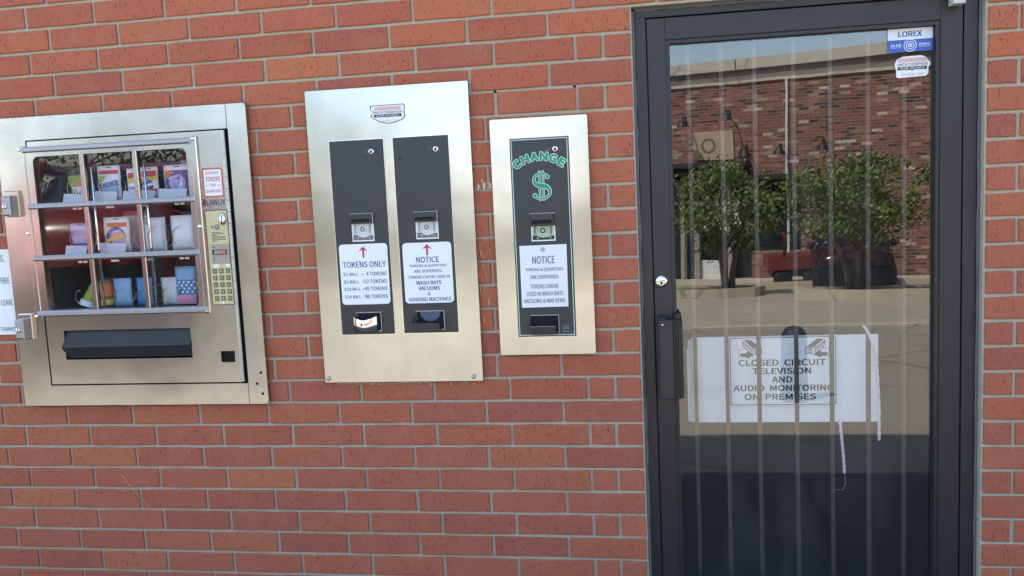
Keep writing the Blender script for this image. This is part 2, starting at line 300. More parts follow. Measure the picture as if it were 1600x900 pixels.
# ------------------------------------------------------------------ ground
def gz(y): return 0.0 if y > -3 else (-(-y - 3) * 0.0786 if y > -24 else -1.65)
mb = MB(); ys = [60, 6, 0, -3] + [-3 - 1.5 * i for i in range(1, 15)] + [-30, -60, -150, -500]; xs = [-500, -60, -20, -8, 0, 8, 20, 60, 500]
mb.add([(x, y, gz(y)) for y in ys for x in xs], [(j * 9 + i, j * 9 + i + 1, j * 9 + i + 10, j * 9 + i + 9) for j in range(len(ys) - 1) for i in range(8)])
mb.build('ground', 'lot_concrete', kind='structure')
MB().box(-9, 9, -1.45, 0.0, 0.0, 0.03).build('pavement', 'walk_concrete', kind='structure')

mb = MB(); ys = [-1.46, -3, -4.5, -6, -7.5, -8.35]
mb.add([(x, y, gz(y) + 0.004) for y in ys for x in (-12, -4, 0, 4, 12)], [(j * 5 + i, j * 5 + i + 1, j * 5 + i + 6, j * 5 + i + 5) for j in range(5) for i in range(4)])
mb.build('driveway', 'apron_concrete', kind='structure')
mb = MB(); mb.add([(x, y, gz(y) + h) for x in (-12, 12) for y, h in ((-8.35, -.02), (-8.35, .03), (-8.62, .035), (-8.62, -.02))], [(0, 1, 5, 4), (1, 2, 6, 5), (2, 3, 7, 6)])
mb.build('gutter', 'kerb_concrete', kind='structure')

# ------------------------------------------------------------------ the brick wall
HK = 0.0766; Z0 = 0.80; MOD = 0.254; J = 0.0106
VM = (-2.155, -1.275, 0.82, 1.79); TK = (-1.035, -0.53, 0.89, 1.815); CH = (-0.425, -0.16, 0.975, 1.69); DOOR = (0.0, 1.02, -0.2, 2.0256)
wall = thing('brick_wall', 'long red brick wall with grey mortar joints around the machines and door', 'wall', (0, 0, 0))
MB().plate(-6.5, 6.0, -0.1, 3.8, 0.007, 0.11, [(-2.09, -1.318, 0.87, 1.735), (0.004, 1.014, -0.1, 2.0216)]).build('mortar_bed', 'mortar', wall)
def brick_mesh(w, seed):
    r = random.Random(seed); mb = MB(); h = HK - J; b = 0.0022
    q = lambda: r.uniform(-0.0012, 0.0012)
    xs = [-w / 2, -w / 6, w / 6, w / 2]; top = [h / 2 + q() for _ in xs]; bot = [-h / 2 + q() for _ in xs]
    ex = [xs[0] + q(), xs[1], xs[2], xs[3] + q()]; vs = []
    for i in range(4):
        bx = b if i == 0 else (-b if i == 3 else 0)
        vs += [(ex[i] + bx, q() * 0.4, bot[i] + b), (ex[i] + bx, q() * 0.4, top[i] - b), (ex[i], b, top[i]), (ex[i], b, bot[i]), (ex[i], 0.09, top[i]), (ex[i], 0.09, bot[i])]
    fs = []
    for i in range(3):
        a, c = i * 6, i * 6 + 6
        fs += [(a, c, c + 1, a + 1), (a + 1, c + 1, c + 2, a + 2), (a + 3, c + 3, c, a), (a + 2, c + 2, c + 4, a + 4), (a + 5, c + 5, c + 3, a + 3)]
    fs += [(0, 1, 2, 3), (3, 2, 4, 5), (18, 21, 20, 19), (21, 23, 22, 20)]
    return vs, fs
BM = {}
def brick_data(w):
    key = (round(w, 3), rnd.randrange(4))
    if key not in BM:
        me = bpy.data.meshes.new('brick'); vs, fs = brick_mesh(w, hash(key) & 0xffff); me.from_pydata(vs, [], fs); me.materials.append(MAT['red_brick'])
        bm = bmesh.new(); bm.from_mesh(me); bmesh.ops.recalc_face_normals(bm, faces=bm.faces); bm.to_mesh(me); bm.free(); BM[key] = me
    return BM[key]
outer = MB(); nb = 0
for k in range(-40, 11):
    zc = Z0 - (k + 0.5) * HK; even = k % 2 == 0
    jl = [-MOD * i for i in range(1, 26)] if even else [-MOD / 3, -MOD * 2 / 3] + [-MOD * (i + 0.678) for i in range(1, 26)]
    if -13 <= k <= -2:
        jl = [x for x in jl if not (-2.2 < x < -0.42)] + ([-1.235, -0.465] if even else [-1.108]) + [-1.49, -1.74, -1.98, -0.72, -2.18 if even else -2.145]
        if k == -13: jl = [x for x in jl if x < -0.43 or x > -0.42] + [-0.428]
    jr = [1.02 + MOD * i for i in range(1, 20)] if even else [1.02 + MOD / 3] + [1.02 + MOD * (i + 0.678) for i in range(0, 20)]
    js = sorted(jl + jr)
    if k >= -16: spans = [j for j in ((sorted([x for x in jl] + [0.0])), sorted([1.02] + jr))]
    else:
        off = 1.0 if even else 0
        spans = [sorted(jl + [0.0 + (0 if even else -MOD / 3 + MOD / 3)] + [MOD * i - (0 if even else MOD * 0.322) for i in range(1, 20)])]
        if not even: spans = [sorted([x for x in jl if x < -MOD * 0.7] + [MOD * (i + 0.322) - MOD for i in range(0, 22)])]
    for sp in spans:
        for a, b in zip(sp[:-1], sp[1:]):
            if b - a < 0.02: continue
            l = a + (0 if a in (1.02,) and k >= -16 else J / 2); r_ = b - (0 if b == 0.0 and k >= -16 else J / 2); cx = (l + r_) / 2; w = r_ - l
            if any(m[0] < l and r_ < m[1] and m[2] < zc - 0.035 and zc + 0.035 < m[3] for m in (VM, TK, CH)): continue
            # leave the cabinet opening of the vending machine free
            if zc - 0.03 < 1.735 and zc + 0.03 > 0.87 and r_ > -2.09 and l < -1.325:
                if l < -2.09: r_ = -2.095
                elif r_ > -1.325: l = -1.32
                else: continue
                cx = (l + r_) / 2; w = r_ - l
            if -2.42 < cx < 1.36 and 0.10 < zc < 2.26:
                o = bpy.data.objects.new('brick', brick_data(w)); COL.objects.link(o); o.parent = wall
                o.location = (cx, rnd.uniform(-0.0012, 0.0012), zc); nb += 1
            elif -6.4 < cx < 5.9:
                vs, fs = brick_mesh(w, rnd.randrange(9999)); outer.add([(x + cx, y, z + zc) for x, y, z in vs], fs)
for x, z in ((-1.165, 1.604), (-1.096, 1.605), (-0.428, 1.795), (-0.177, 1.795), (-0.130, 1.405), (-0.367, 0.868)): MB().poly(circ(x, z, 0.0045, 10), 0.0045 if z < 1 or x > -.15 or x < -1 or True else 0).build('screw_hole', 'hole_black', wall)
def blot(pts_, y, nm='paint_mark', mat='cream_paint'):
    q = MB()
    for x, z, rx, rz_ in pts_: q.poly([(x + rx * math.cos(2 * math.pi * i / 14) * rnd.uniform(.75, 1.2), z + rz_ * math.sin(2 * math.pi * i / 14) * rnd.uniform(.75, 1.2)) for i in range(14)], y)
    q.build(nm, mat, wall, kind='stuff')
blot([(-0.494, 1.500, .005, .010), (-0.477, 1.502, .0055, .0125), (-0.457, 1.503, .005, .011), (-0.483, 1.518, .002, .006), (-0.499, 1.492, .006, .003)], -0.0022)
blot([(-1.0 + i * .012 + rnd.uniform(-.004, .004), 0.866 + rnd.uniform(-.004, .002), rnd.uniform(.004, .011), rnd.uniform(.001, .0035)) for i in range(26)], -0.0022, 'mortar_smear', 'mortar')
blot([(-0.62 + rnd.uniform(-.09, .09), 0.862 + rnd.uniform(-.004, .004), rnd.uniform(.001, .003), rnd.uniform(.003, .008)) for i in range(9)], -0.0022, 'mortar_smear', 'mortar')
blot([(-1.845 + i * .0052 + rnd.uniform(-.002, .002), 0.545 - i * .0062, rnd.uniform(.001, .0035), rnd.uniform(.001, .0028)) for i in range(22)], -0.0022, 'scratch_mark')
blot([(-0.50 + rnd.uniform(-.02, .03), 1.12 + rnd.uniform(-.07, .22), rnd.uniform(.0006, .0014), rnd.uniform(.004, .014)) for i in range(16)], -0.0022, 'scratch_mark')
outer.build('outer_brickwork', 'red_brick', wall, kind='stuff')
print('bricks', nb)
# building body behind the wall and its eave
bw = MB(); bw.box(-6.5, 6.0, 4.0, 4.1, 0, 3.8); bw.box(-6.5, -6.4, 0.11, 4.0, 0, 3.8); bw.box(5.9, 6.0, 0.11, 4.0, 0, 3.8); bw.build('rear_wall', 'stucco', wall)
MB().box(-6.9, 6.4, -0.14, 4.3, 3.8, 3.93).build('roof', 'roof_grey', wall)
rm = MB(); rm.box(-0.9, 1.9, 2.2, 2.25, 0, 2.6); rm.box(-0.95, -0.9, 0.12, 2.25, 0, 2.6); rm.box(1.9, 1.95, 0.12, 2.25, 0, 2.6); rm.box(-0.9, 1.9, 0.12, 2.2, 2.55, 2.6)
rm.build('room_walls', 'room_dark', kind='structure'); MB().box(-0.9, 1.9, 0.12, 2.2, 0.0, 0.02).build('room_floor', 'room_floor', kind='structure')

# ------------------------------------------------------------------ door frame and door
fr = thing('door_frame', 'dark bronze metal door frame set into the brick wall with grey sealant', 'door frame', (0.51, 0.05, 0))
FZ = 2.004
MB().box(0.013, 0.046, 0.04, 0.10, 0, FZ - 0.006, 0.0015).build('jamb', 'bronze_frame', fr); MB().box(0.968, 1.006, 0.04, 0.10, 0, FZ - 0.006, 0.0015).build('jamb', 'bronze_frame', fr)
MB().box(0.013, 1.006, 0.0385, 0.10, 1.991, 2.013, 0.0015).build('head', 'bronze_frame', fr)
def wobble(x0, x1, y, z0, z1, n, vert):
    mb = MB(); vs = []
    for i in range(n + 1):
        t = i / n
        if vert: z = z0 + (z1 - z0) * t; a, b = x0 + rnd.uniform(-.0012, .0012), x1 + rnd.uniform(-.0018, .0018); vs += [(a, y, z), ((a + b) / 2, y - 0.003, z), (b, y + 0.002, z), (b, y + .03, z)]
        else: x = x0 + (x1 - x0) * t; a, b = z0 + rnd.uniform(-.0015, .0015), z1; vs += [(x, y + 0.002, a), (x, y - 0.003, (a + b) / 2), (x, y, b), (x, y + .03, b)]
    mb.add(vs, [(i * 4 + j, i * 4 + j + 1, i * 4 + j + 5, i * 4 + j + 4) for i in range(n) for j in range(3)]); return mb
wobble(0.001, 0.0135, 0.036, 0, 2.013, 60, True).build('sealant', 'sealant', fr, True); wobble(1.0055, 1.0195, 0.036, 0, 2.013, 60, True).build('sealant', 'sealant', fr, True)
wobble(0.013, 1.006, 0.036, 2.012, 2.0245, 40, False).build('sealant', 'sealant', fr, True)
dr = thing('glass_door', 'dark bronze framed full glass door reflecting the parking lot', 'door', (0.51, 0.06, 0))
LX0, LX1, LZ1 = 0.0485, 0.9655, 1.9885
GX0, GX1, GZ0, GZ1 = 0.110, 0.900, 0.17, 1.917
for nm, a in (('stile', (LX0, 0.105, 0.045, 0.092, 0.012, LZ1)), ('stile', (0.905, LX1, 0.045, 0.092, 0.012, LZ1)), ('rail', (0.105, 0.905, 0.046, 0.091, 1.922, LZ1)), ('rail', (0.105, 0.905, 0.046, 0.091, 0.012, 0.165))):
    MB().box(*a, 0.0015).build(nm, 'bronze_frame', dr)
MB().ring(rrect(0.1045, 0.9055, 0.1645, 1.9225, 0.001, 1), rrect(0.117, 0.8935, 0.177, 1.911, 0.001, 1), 0.052, 0.074).build('glazing_bead', 'bronze_frame', dr)
MB().ring(rrect(0.114, 0.896, 0.174, 1.914, 0.001, 1), rrect(0.118, 0.8905, 0.179, 1.9085, 0.001, 1), 0.0735, 0.0775).build('gasket', 'gasket', dr)
MB().box(GX0, GX1, 0.075, 0.081, GZ0, GZ1).build('glass_pane', 'door_glass', dr)
lk = MB(); lk.lathe((0.071, 0.045, 1.173), [(0.0, -0.010), (0.010, -0.010), (0.0165, -0.009), (0.0195, -0.005), (0.0215, 0.0), (0.0215, 0.004)], 26); lk = lk.build('lock_cylinder', 'chrome', dr, True)
kh = MB(); kh.lathe((0.072, 0.045, 1.170), [(0.009, -0.0125), (0.011, -0.009)], 20); kh.build('key_plug', 'steel_bright', lk); MB().poly(circ(0.0725, 1.169, 0.0035, 12, 0.0055), 0.0318).build('keyhole', 'hole_black', lk)
hd = MB(); hd.box(0.060, 0.104, -0.012, 0.004, 0.803, 1.056, 0.002)
hp = hd.build('pull_handle', 'handle_bronze', dr)
g = MB()
for i in range(4): g.box(0.1055 + i * 0.0072, 0.1100 + i * 0.0072, -0.010 + i * 0.003, 0.012, 0.803, 1.056, 0.001)
g.box(0.104, 0.1335, 0.0, 0.012, 0.803, 1.055); g.build('grip_ribs', 'handle_bronze', hp)
g = MB(); g.box(0.058, 0.085, 0.004, 0.044, 0.812, 1.062); g.box(0.1105, 0.1275, 0.012, 0.046, 1.03, 1.070); g.build('handle_bracket', 'plastic_black', hp)
MB().lathe((0.0715, -0.012, 1.042), [(0.0, -0.002), (0.0025, -0.0015), (0.003, 0.0)], 10).build('screw', 'chrome', hp)
cl = MB(); cl.box(0.922, 0.955, -0.012, 0.036, 1.956, 2.0, 0.002); cl.box(0.70, 0.925, 0.005, 0.034, 2.00, 2.016); cl.build('closer_arm', 'spout_white', dr)
# stickers on the glass
st = MB().poly(rrect(0.763, 0.892, 1.876, 1.9155, 0.002, 2), 0.0742).build('sticker', 'lorex_white', dr); st['label'] = 'blue and white video warning sticker'
MB().poly([(0.763, 1.840), (0.892, 1.840), (0.892, 1.876), (0.763, 1.876)], 0.0742).build('blue_band', 'lorex_blue', st)
prints(st, 'lorex_navy', [('LOREX', 0.826, 1.892, 0.066, 0.0165, dict(bold=0.03))], 0.0736)
prints(st, 'lorex_white', [('24 HR', 0.786, 1.860, 0.030, 0.0078), ('VIDEO', 0.867, 1.860, 0.033, 0.0078)], 0.0737)
e = MB()
for a, b in ((0.0185, 0.0165), (0.0120, 0.0098), (0.0058, 0.0032)): e.ring(circ(0.8265, 1.8585, a, 26), circ(0.8265, 1.8585, b, 26), 0.0737)
e.poly(circ(0.8265, 1.8585, 0.0016, 10), 0.0737); e.box(0.771, 0.801, 0.0736, 0.0737, 1.8528, 1.8536); e.box(0.851, 0.884, 0.0736, 0.0737, 1.8528, 1.8536); e.build('emblem', 'lorex_white', st)
def shield(parent, pts, y, x0, x1, zt, zb, torn):
    o = MB().poly(pts, y).build('sticker', 'paper_white', parent); o['label'] = 'torn home security sticker shaped like a shield'
    cx = (x0 + x1) / 2; w = x1 - x0; h = zt - zb
    MB().poly([(x0 + w * .08, zt - h * .27), (x1 - w * .08, zt - h * .27), (x1 - w * .08, zt - h * .07), (x0 + w * .08, zt - h * .07)], y - 0.0004).build('pink_band', 'ink_pink', o)
    MB().poly([(x0 + w * .07, zt - h * .645), (x1 - w * .07, zt - h * .645), (x1 - w * .07, zt - h * .49), (x0 + w * .07, zt - h * .49)], y - 0.0004).add([(cx - .003, y - .0004, zt - h * .645), (cx, y - .0004, zt - h * .70), (cx + .003, y - .0004, zt - h * .645)], [(0, 1, 2)]).build('black_band', 'ink_black', o)
    prints(o, 'ink_black', [('SMITH THOMPSON', cx, zt - h * .385, w * .88, h * .135, dict(bold=0.0))], y - 0.0006)
    prints(o, 'paper_white', [('HOME SECURITY', cx, zt - h * .57, w * .72, h * .085, dict(bold=0.015))], y - 0.0008)
    prints(o, 'ink_pink', [(torn, cx, zt - h * .86, w * .66, h * .12, dict(bold=0.0))], y - 0.0006, 'faded_number')
    return o
shield(dr, [(0.7865, 1.768), (0.793, 1.764), (0.872, 1.7665), (0.8785, 1.774), (0.8785, 1.793), (0.8835, 1.800), (0.8825, 1.808), (0.876, 1.813), (0.872, 1.8215), (0.858, 1.8275), (0.806, 1.8265), (0.789, 1.819), (0.7825, 1.806), (0.7835, 1.795), (0.7865, 1.79)], 0.0742, 0.784, 0.881, 1.826, 1.765, '88-888-169')

# things behind the glass
gr = thing('security_grille', 'row of thin upright steel bars behind the door glass', 'security bars', (0.51, 0.14, 0))
for x in (0.175, 0.277, 0.379, 0.497, 0.607, 0.719, 0.826):
    b = MB(); b.box(x - 0.0064, x + 0.0064, 0.134, 0.1465, 0.03, 1.975); b.build('bar', 'bar_metal', gr)
for a_, b_ in ((1.955, 1.985), (0.03, 0.06)): MB().box(0.06, 0.95, 0.147, 0.157, a_, b_).build('cross_rail', 'bar_metal', gr)
bd = tag(MB().box(0.166, 0.760, 0.186, 0.190, 0.674, 0.965).build('white_board', 'board_white'), 'wide blank white board leaning behind the bars of the glass door', 'board')
tag(MB().poly([(0.150, 0.676), (0.170, 0.674), (0.168, 0.957), (0.154, 0.957), (0.154, 0.925), (0.149, 0.925)], 0.192, 0.195).build('white_strip', 'board_white'), 'narrow white strip of card at the left edge of the wide white board', 'board')
cs = thing('warning_sign', 'white warning sign about closed circuit television with two camera drawings', 'sign', (0.457, 0.18, 0.731))
pl = MB().poly(rrect(0.286, 0.631, 0.731, 0.964, 0.008), 0.178, 0.181).build('plate', 'placard', cs)
MB().ring(rrect(0.2893, 0.6277, 0.7343, 0.9625, 0.008), rrect(0.2922, 0.6248, 0.7372, 0.9600, 0.006), 0.1775).build('border', 'ink_black', pl)
prints(pl, 'ink_black', [('CLOSED  CIRCUIT', 0.456, 0.8775, 0.276, 0.020, dict(bold=.034)), ('TELEVISION', 0.455, 0.8495, 0.186, 0.020, dict(bold=.034)), ('AND', 0.456, 0.8205, 0.064, 0.020, dict(bold=.034)), ('AUDIO  MONITORING', 0.459, 0.792, 0.318, 0.020, dict(bold=.034)), ('ON  PREMISES', 0.449, 0.7625, 0.227, 0.020, dict(bold=.034))], 0.1772)
def camera_icon(cx, cz, sgn):
    q = .000433; P = lambda pts: [(cx - sgn * (x - 985) * q, cz - (z - 245) * q) for x, z in pts]; a = MB()
    a.poly(P([(905, 243), (982, 180), (1035, 180), (966, 243)]), 0.1773); a.poly(P([(962, 300), (1003, 268), (1020, 282), (1062, 284), (1062, 302), (1000, 320)]), 0.1773)
    def line(pts, w=2.2):
        for p0, p1 in zip(pts[:-1], pts[1:]):
            dx, dz = p1[0] - p0[0], p1[1] - p0[1]; l = math.hypot(dx, dz); nx, nz = -dz / l * w, dx / l * w
            a.poly(P([(p0[0] + nx, p0[1] + nz), (p1[0] + nx, p1[1] + nz), (p1[0] - nx, p1[1] - nz), (p0[0] - nx, p0[1] - nz)]), 0.1773)
    line([(898, 248), (970, 248), (972, 292), (905, 292), (898, 248)]); line([(972, 292), (1042, 226), (1040, 184)]); line([(970, 258), (1040, 194)], 4); line([(972, 276), (1041, 210)], 2)
    line([(1020, 250), (1073, 250), (1073, 309), (1020, 309)], 1.6)
    c0 = P([(936, 269)])[0]; a.ring(circ(*c0, 20 * q, 20), circ(*c0, 14 * q, 20), 0.1773); a.poly(circ(*c0, 8 * q, 12), 0.1773)
    return a
camera_icon(0.356, 0.9265, 1).build('camera_drawing', 'cam_brown', pl); camera_icon(0.568, 0.9265, -1).build('camera_drawing', 'cam_brown', pl)
def braid(name, path, label):
    P = []; 
    for i in range(len(path) - 1):
        for t in range(6):
            f = t / 6; P.append(tuple(path[i][j] + (path[i + 1][j] - path[i][j]) * f for j in range(3)))
    P.append(path[-1]); mb = MB(); mb.tube(P, 0.005, 8, True, [0.0038 + 0.0016 * (i % 2) for i in range(len(P))])
    return tag(mb.build(name, 'cord_white', None), label, 'rope')
braid('frayed_rope', [(0.698, 0.115, 1.006), (0.712, 0.115, 0.985), (0.726, 0.115, 0.950), (0.736, 0.115, 0.905), (0.741, 0.115, 0.85), (0.746, 0.115, 0.74), (0.746, 0.115, 0.632)], 'long white braided rope hanging over the right end of the white board')
braid('frayed_rope', [(0.626, 0.115, 0.700), (0.632, 0.115, 0.63), (0.637, 0.115, 0.57), (0.639, 0.115, 0.523)], 'short white braided rope hanging below the white board')
c2 = MB(); c2.tube([(0.639, 0.115, 0.523), (0.643, 0.115, 0.49), (0.633, 0.115, 0.466), (0.612, 0.115, 0.468), (0.606, 0.115, 0.458)], 0.0012, 5); tag(c2.build('loop_wire', 'wire'), 'thin curled wire end below the short white rope', 'wire')
c2 = MB(); c2.tube([(0.292, 0.12, 0.968), (0.300, 0.12, 0.942), (0.309, 0.12, 0.938), (0.312, 0.12, 0.945), (0.305, 0.12, 0.968)], 0.0016, 5); tag(c2.build('tie_loop', 'cord_white'), 'small loop of white tie at the top left corner of the warning sign', 'tie')

# ------------------------------------------------------------------ vending machine
vm = thing('vending_machine', 'steel wall vending machine with a six pane window and keypad', 'vending machine', (-1.715, 0.2, 0.80))
fm = MB(); fm.ring(rrect(-2.174, -1.2545, 0.803, 1.8095, 0.010, 3), rrect(-2.064, -1.3215, 0.8745, 1.731, 0.002, 3), -0.022, 0.006)
fo = fm.build('outer_frame', 'steel', vm)
for a_, b_ in ((0.804, 0.8745), (1.731, 1.809)): MB().box(-1.3245, -1.3230, -0.0228, -0.02, a_, b_).build('seam', 'gasket', fo)
for x, z in ((-1.274, 0.911), (-1.291, 0.873), (-1.273, 0.838)): MB().poly(circ(x, z, 0.0048, 12), -0.0226).build('bolt_hole', 'hole_black', fo)
dpl = MB(); dpl.plate(-2.061, -1.3475, 0.8790, 1.7265, -0.019, 0.0, [(-2.045, -1.470, 1.140, 1.677), (-1.996, -1.519, 0.966, 1.069), (-1.414, -1.364, 0.948, 0.9865)])
vd = dpl.build('service_door', 'steel', vm)
gp = MB(); gp.ring(rrect(-2.0635, -1.3222, 0.8750, 1.7305, 0.001, 1), rrect(-2.05, -1.345, 0.884, 1.7225, 0.001, 1), -0.004, 0.03); gp.build('door_gap', 'hole_black', vm)
hg = MB()
for i in range(22):
    z = 0.882 + i * 0.0384; hg.tube([(-1.3405, -0.021, z), (-1.3405, -0.021, z + 0.0370)], 0.0062, 12)
hg.build('piano_hinge', 'hinge_steel', vm)
# window: stamped ring, channels, bars
wf = MB(); wf.ring(rrect(-2.066, -1.4515, 1.127, 1.708, 0.001, 5), rrect(-2.040, -1.4735, 1.1435, 1.6745, 0.020, 5), -0.0265, -0.012)
wfo = wf.build('window_frame', 'steel', vm)
for x0, x1 in ((-2.088, -2.067), (-1.4555, -1.434)): MB().box(x0, x1, -0.030, -0.018, 1.118, 1.712, 0.003).build('side_channel', 'steel', wfo)
for z, a, b in ((1.6985, -2.072, -1.452), (1.5055, -2.072, -1.452), (1.3265, -2.074, -1.452), (1.132, -2.080, -1.437)):
    MB().box(a, b, -0.036, -0.022, z - 0.0095, z + 0.0095, 0.004).build('guard_bar', 'alu_bar', wfo)
for x, w in ((-1.8585, 0.0085), (-1.6625, 0.0085)):
    MB().box(x - w, x + w, -0.0268, -0.014, 1.142, 1.676, 0.002).build('mullion', 'steel', wfo)
    MB().tube([(x + 0.021, -0.006, 1.142), (x + 0.021, -0.006, 1.676)], 0.0042, 8).build('mullion_rod', 'chrome', wfo, True)
for x, z in ((-2.083, 1.701), (-1.444, 1.703), (-2.083, 1.414), (-1.444, 1.413), (-2.084, 1.124), (-1.446, 1.127)):
    MB().lathe((x, -0.030, z), [(0.0, -0.006), (0.004, -0.0055), (0.0065, -0.003), (0.007, 0.0)], 12).build('dome_screw', 'chrome', wfo, True)
MB().box(-2.046, -1.469, -0.0125, -0.0095, 1.139, 1.6785).build('window_pane', 'display_pane', vm)
cv = MB()
cv.add([(x, y, z) for y in (0.002, 0.42) for x, z in ((-2.058, 0.89), (-1.36, 0.89), (-1.36, 1.72), (-2.058, 1.72))], [(4, 5, 6, 7), (0, 1, 5, 4), (1, 2, 6, 5), (2, 3, 7, 6), (3, 0, 4, 7)])
cv.build('cabinet', 'cavity', vm)
SH = (1.512, 1.332, 1.143)
for z in SH:
    t = MB(); t.box(-2.055, -1.46, 0.012, 0.40, z - 0.012, z - 0.004); t.box(-2.055, -1.46, 0.010, 0.012, z - 0.022, z - 0.002); t.build('shelf', 'cavity', vm)
for z in (1.504, 1.3195):
    for x in (-1.915, -1.895, -1.79, -1.775, -1.66, -1.645, -1.535, -1.515): MB().box(x - 0.008, x + 0.007, -0.004, -0.003, z - 0.016, z - 0.009).build('price_tag', 'paper_white', vm)
# locks
for z, ang in ((1.5165, 0.5), (1.0875, 0.0)):
    l = MB(); l.box(-2.157, -2.104, -0.034, -0.022, z - 0.044, z + 0.046, 0.003); lo = l.build('latch', 'steel', vm)
    b = MB(); b.box(-2.153, -2.120, -0.062, -0.034, z - 0.040, z + 0.030, 0.006); b.build('latch_body', 'alu_bar', lo)
    c = MB(); c.lathe((-2.138, -0.062, z - 0.006), [(0.0, -0.003), (0.008, -0.003), (0.0095, 0.0)], 18); ko = c.build('lock_core', 'steel_bright', lo, True)
    MB().box(-2.1395, -2.1365, -0.0655, -0.0648, z - 0.012, z).build('key_slot', 'hole_black', lo)
# flap
f = MB(); x0, x1 = -1.992, -1.521
f.add([(x0, -0.008, 1.064), (x1, -0.008, 1.066), (x0 - 0.014, -0.026, 1.010), (x1 + 0.0, -0.026, 1.012), (x0, -0.010, 0.970), (x1, -0.010, 0.971), (x0, 0.02, 1.064), (x1, 0.02, 1.066), (x0, 0.02, 0.970), (x1, 0.02, 0.971)],
      [(0, 1, 3, 2), (2, 3, 5, 4), (0, 6, 7, 1), (4, 5, 9, 8), (0, 2, 4, 8, 6), (1, 7, 9, 5, 3)])
fl = f.build('delivery_flap', 'flap_black', vm)
te = MB(); te.text('PUSH', 0, 0, 0.102, 0.017, 0, bold=0.0, shear=0.25)
te.v = [(x - 1.768, -0.0160 + 0.33 * z - 0.0015, 1.036 + z) for x, y, z in te.v]; te.build('lettering', 'flap_text', fl)
MB().box(-1.416, -1.362, -0.006, 0.02, 0.946, 0.9885).build('coin_return', 'hole_black', vm)
# stickers and keypad
sk = MB().poly([(-1.4265, 1.507), (-1.3535, 1.507), (-1.3535, 1.597), (-1.361, 1.605), (-1.4275, 1.605)], -0.0195).build('sticker', 'border_red', vm)
MB().poly([(-1.4215, 1.513), (-1.359, 1.513), (-1.359, 1.599), (-1.4215, 1.599)], -0.0200).build('white_field', 'paper_white', sk)
prints(sk, 'ink_faded_red', [('DEPOSIT', -1.391, 1.588, 0.046, 0.009), ('TOKENS', -1.390, 1.568, 0.052, 0.0155), ('OR', -1.390, 1.547, 0.017, 0.009), ('QUARTERS', -1.390, 1.527, 0.054, 0.0115), ('-', -1.411, 1.547, 0.015, 0.0014), ('-', -1.369, 1.547, 0.015, 0.0014)], -0.0204)
ap = MB().box(-1.438, -1.423, -0.0198, -0.019, 1.479, 1.503).build('letter_tile', 'ink_black', vm); prints(ap, 'chrome', [('S', -1.4305, 1.491, 0.012, 0.020)], -0.0202)
prints(vm, 'gasket', [('LAWUX', -1.386, 1.490, 0.066, 0.019, dict(bold=-0.004))], -0.0195, 'worn_lettering')
kp = MB().box(-1.4275, -1.3485, -0.0215, -0.019, 1.146, 1.4645).build('keypad_panel', 'keypad_yellow', vm)
MB().ring(rrect(-1.4285, -1.3475, 1.145, 1.4655, .001, 1), rrect(-1.4262, -1.3498, 1.1473, 1.4632, .001, 1), -0.0222).build('border', 'ink_black', kp)
c = MB(); c.lathe((-1.366, -0.0215, 1.434), [(0.0, -0.009), (0.006, -0.0085), (0.0105, -0.005), (0.0125, 0.0)], 18); c.v = [(x, y, 1.434 + (z - 1.434) * 1.75) for x, y, z in c.v]; c.build('coin_slot', 'steel_bright', kp, True)
MB().box(-1.3672, -1.3648, -0.0315, -0.0300, 1.422, 1.446).build('slot_opening', 'hole_black', kp)
MB().lathe((-1.390, -0.0215, 1.409), [(0.0, -0.002), (0.003, -0.002), (0.004, -0.007), (0.008, -0.006), (0.0092, 0.0)], 16).build('return_button', 'alu_bar', kp, True)
MB().poly([(-1.4085, 1.416), (-1.403, 1.409), (-1.4085, 1.402)], -0.022).build('arrow_mark', 'ink_black', kp)
ins = MB()
for i in range(7): ins.box(-1.410, -1.410 + (0.034, 0.046, 0.018, 0.050, 0.048, 0.052, 0.02)[i], -0.0219, -0.0217, 1.3885 - i * 0.0047, 1.3905 - i * 0.0047)
ins.build('instruction_lines', 'ink_black', kp)
dp = MB().box(-1.416, -1.351, -0.0232, -0.0215, 1.285, 1.351).build('display_plate', 'panel_tan', kp)
d = MB(); d.mat(0).box(-1.411, -1.360, -0.0245, -0.0232, 1.315, 1.3325).mat(1).box(-1.405, -1.362, -0.0252, -0.0245, 1.3175, 1.3300).mat(2).box(-1.383, -1.3635, -0.0256, -0.0252, 1.3190, 1.3285); d.build('display', ['plastic_black', 'display_grey', 'display_red'], dp)
for z in (1.341, 1.306, 1.297): MB().poly(circ(-1.4065, z, 0.0022, 8), -0.0234).build('pin_hole', 'hole_black', dp)
for tp in ([(-1.414, 1.284), (-1.393, 1.285), (-1.392, 1.274), (-1.405, 1.270), (-1.413, 1.273)], [(-1.372, 1.284), (-1.353, 1.284), (-1.354, 1.272), (-1.366, 1.274)], [(-1.392, 1.160), (-1.384, 1.160), (-1.385, 1.149), (-1.394, 1.150)]): MB().poly(tp, -0.0221).build('clear_tape', 'tape', kp)
labs = ['A', 'B', 'C', 'D', 'E', 'F', '1', '2', '3', '4', '5', '6', '7', '8', '9']
for i in range(15):
    cx = -1.4095 + (i % 3) * 0.0235; cz = 1.2605 - (i // 3) * 0.0233
    k = MB().box(cx - 0.0078, cx + 0.0078, -0.0232, -0.0215, cz - 0.0082, cz + 0.0082, 0.0008).build('key', 'key_olive', kp)
mk = MB()
for i in range(15): mk.text(labs[i], -1.4095 + (i % 3) * 0.0235, 1.2605 - (i // 3) * 0.0233, 0.005, 0.0075, -0.0236)
mk.build('lettering', 'key_text', kp, kind='stuff')
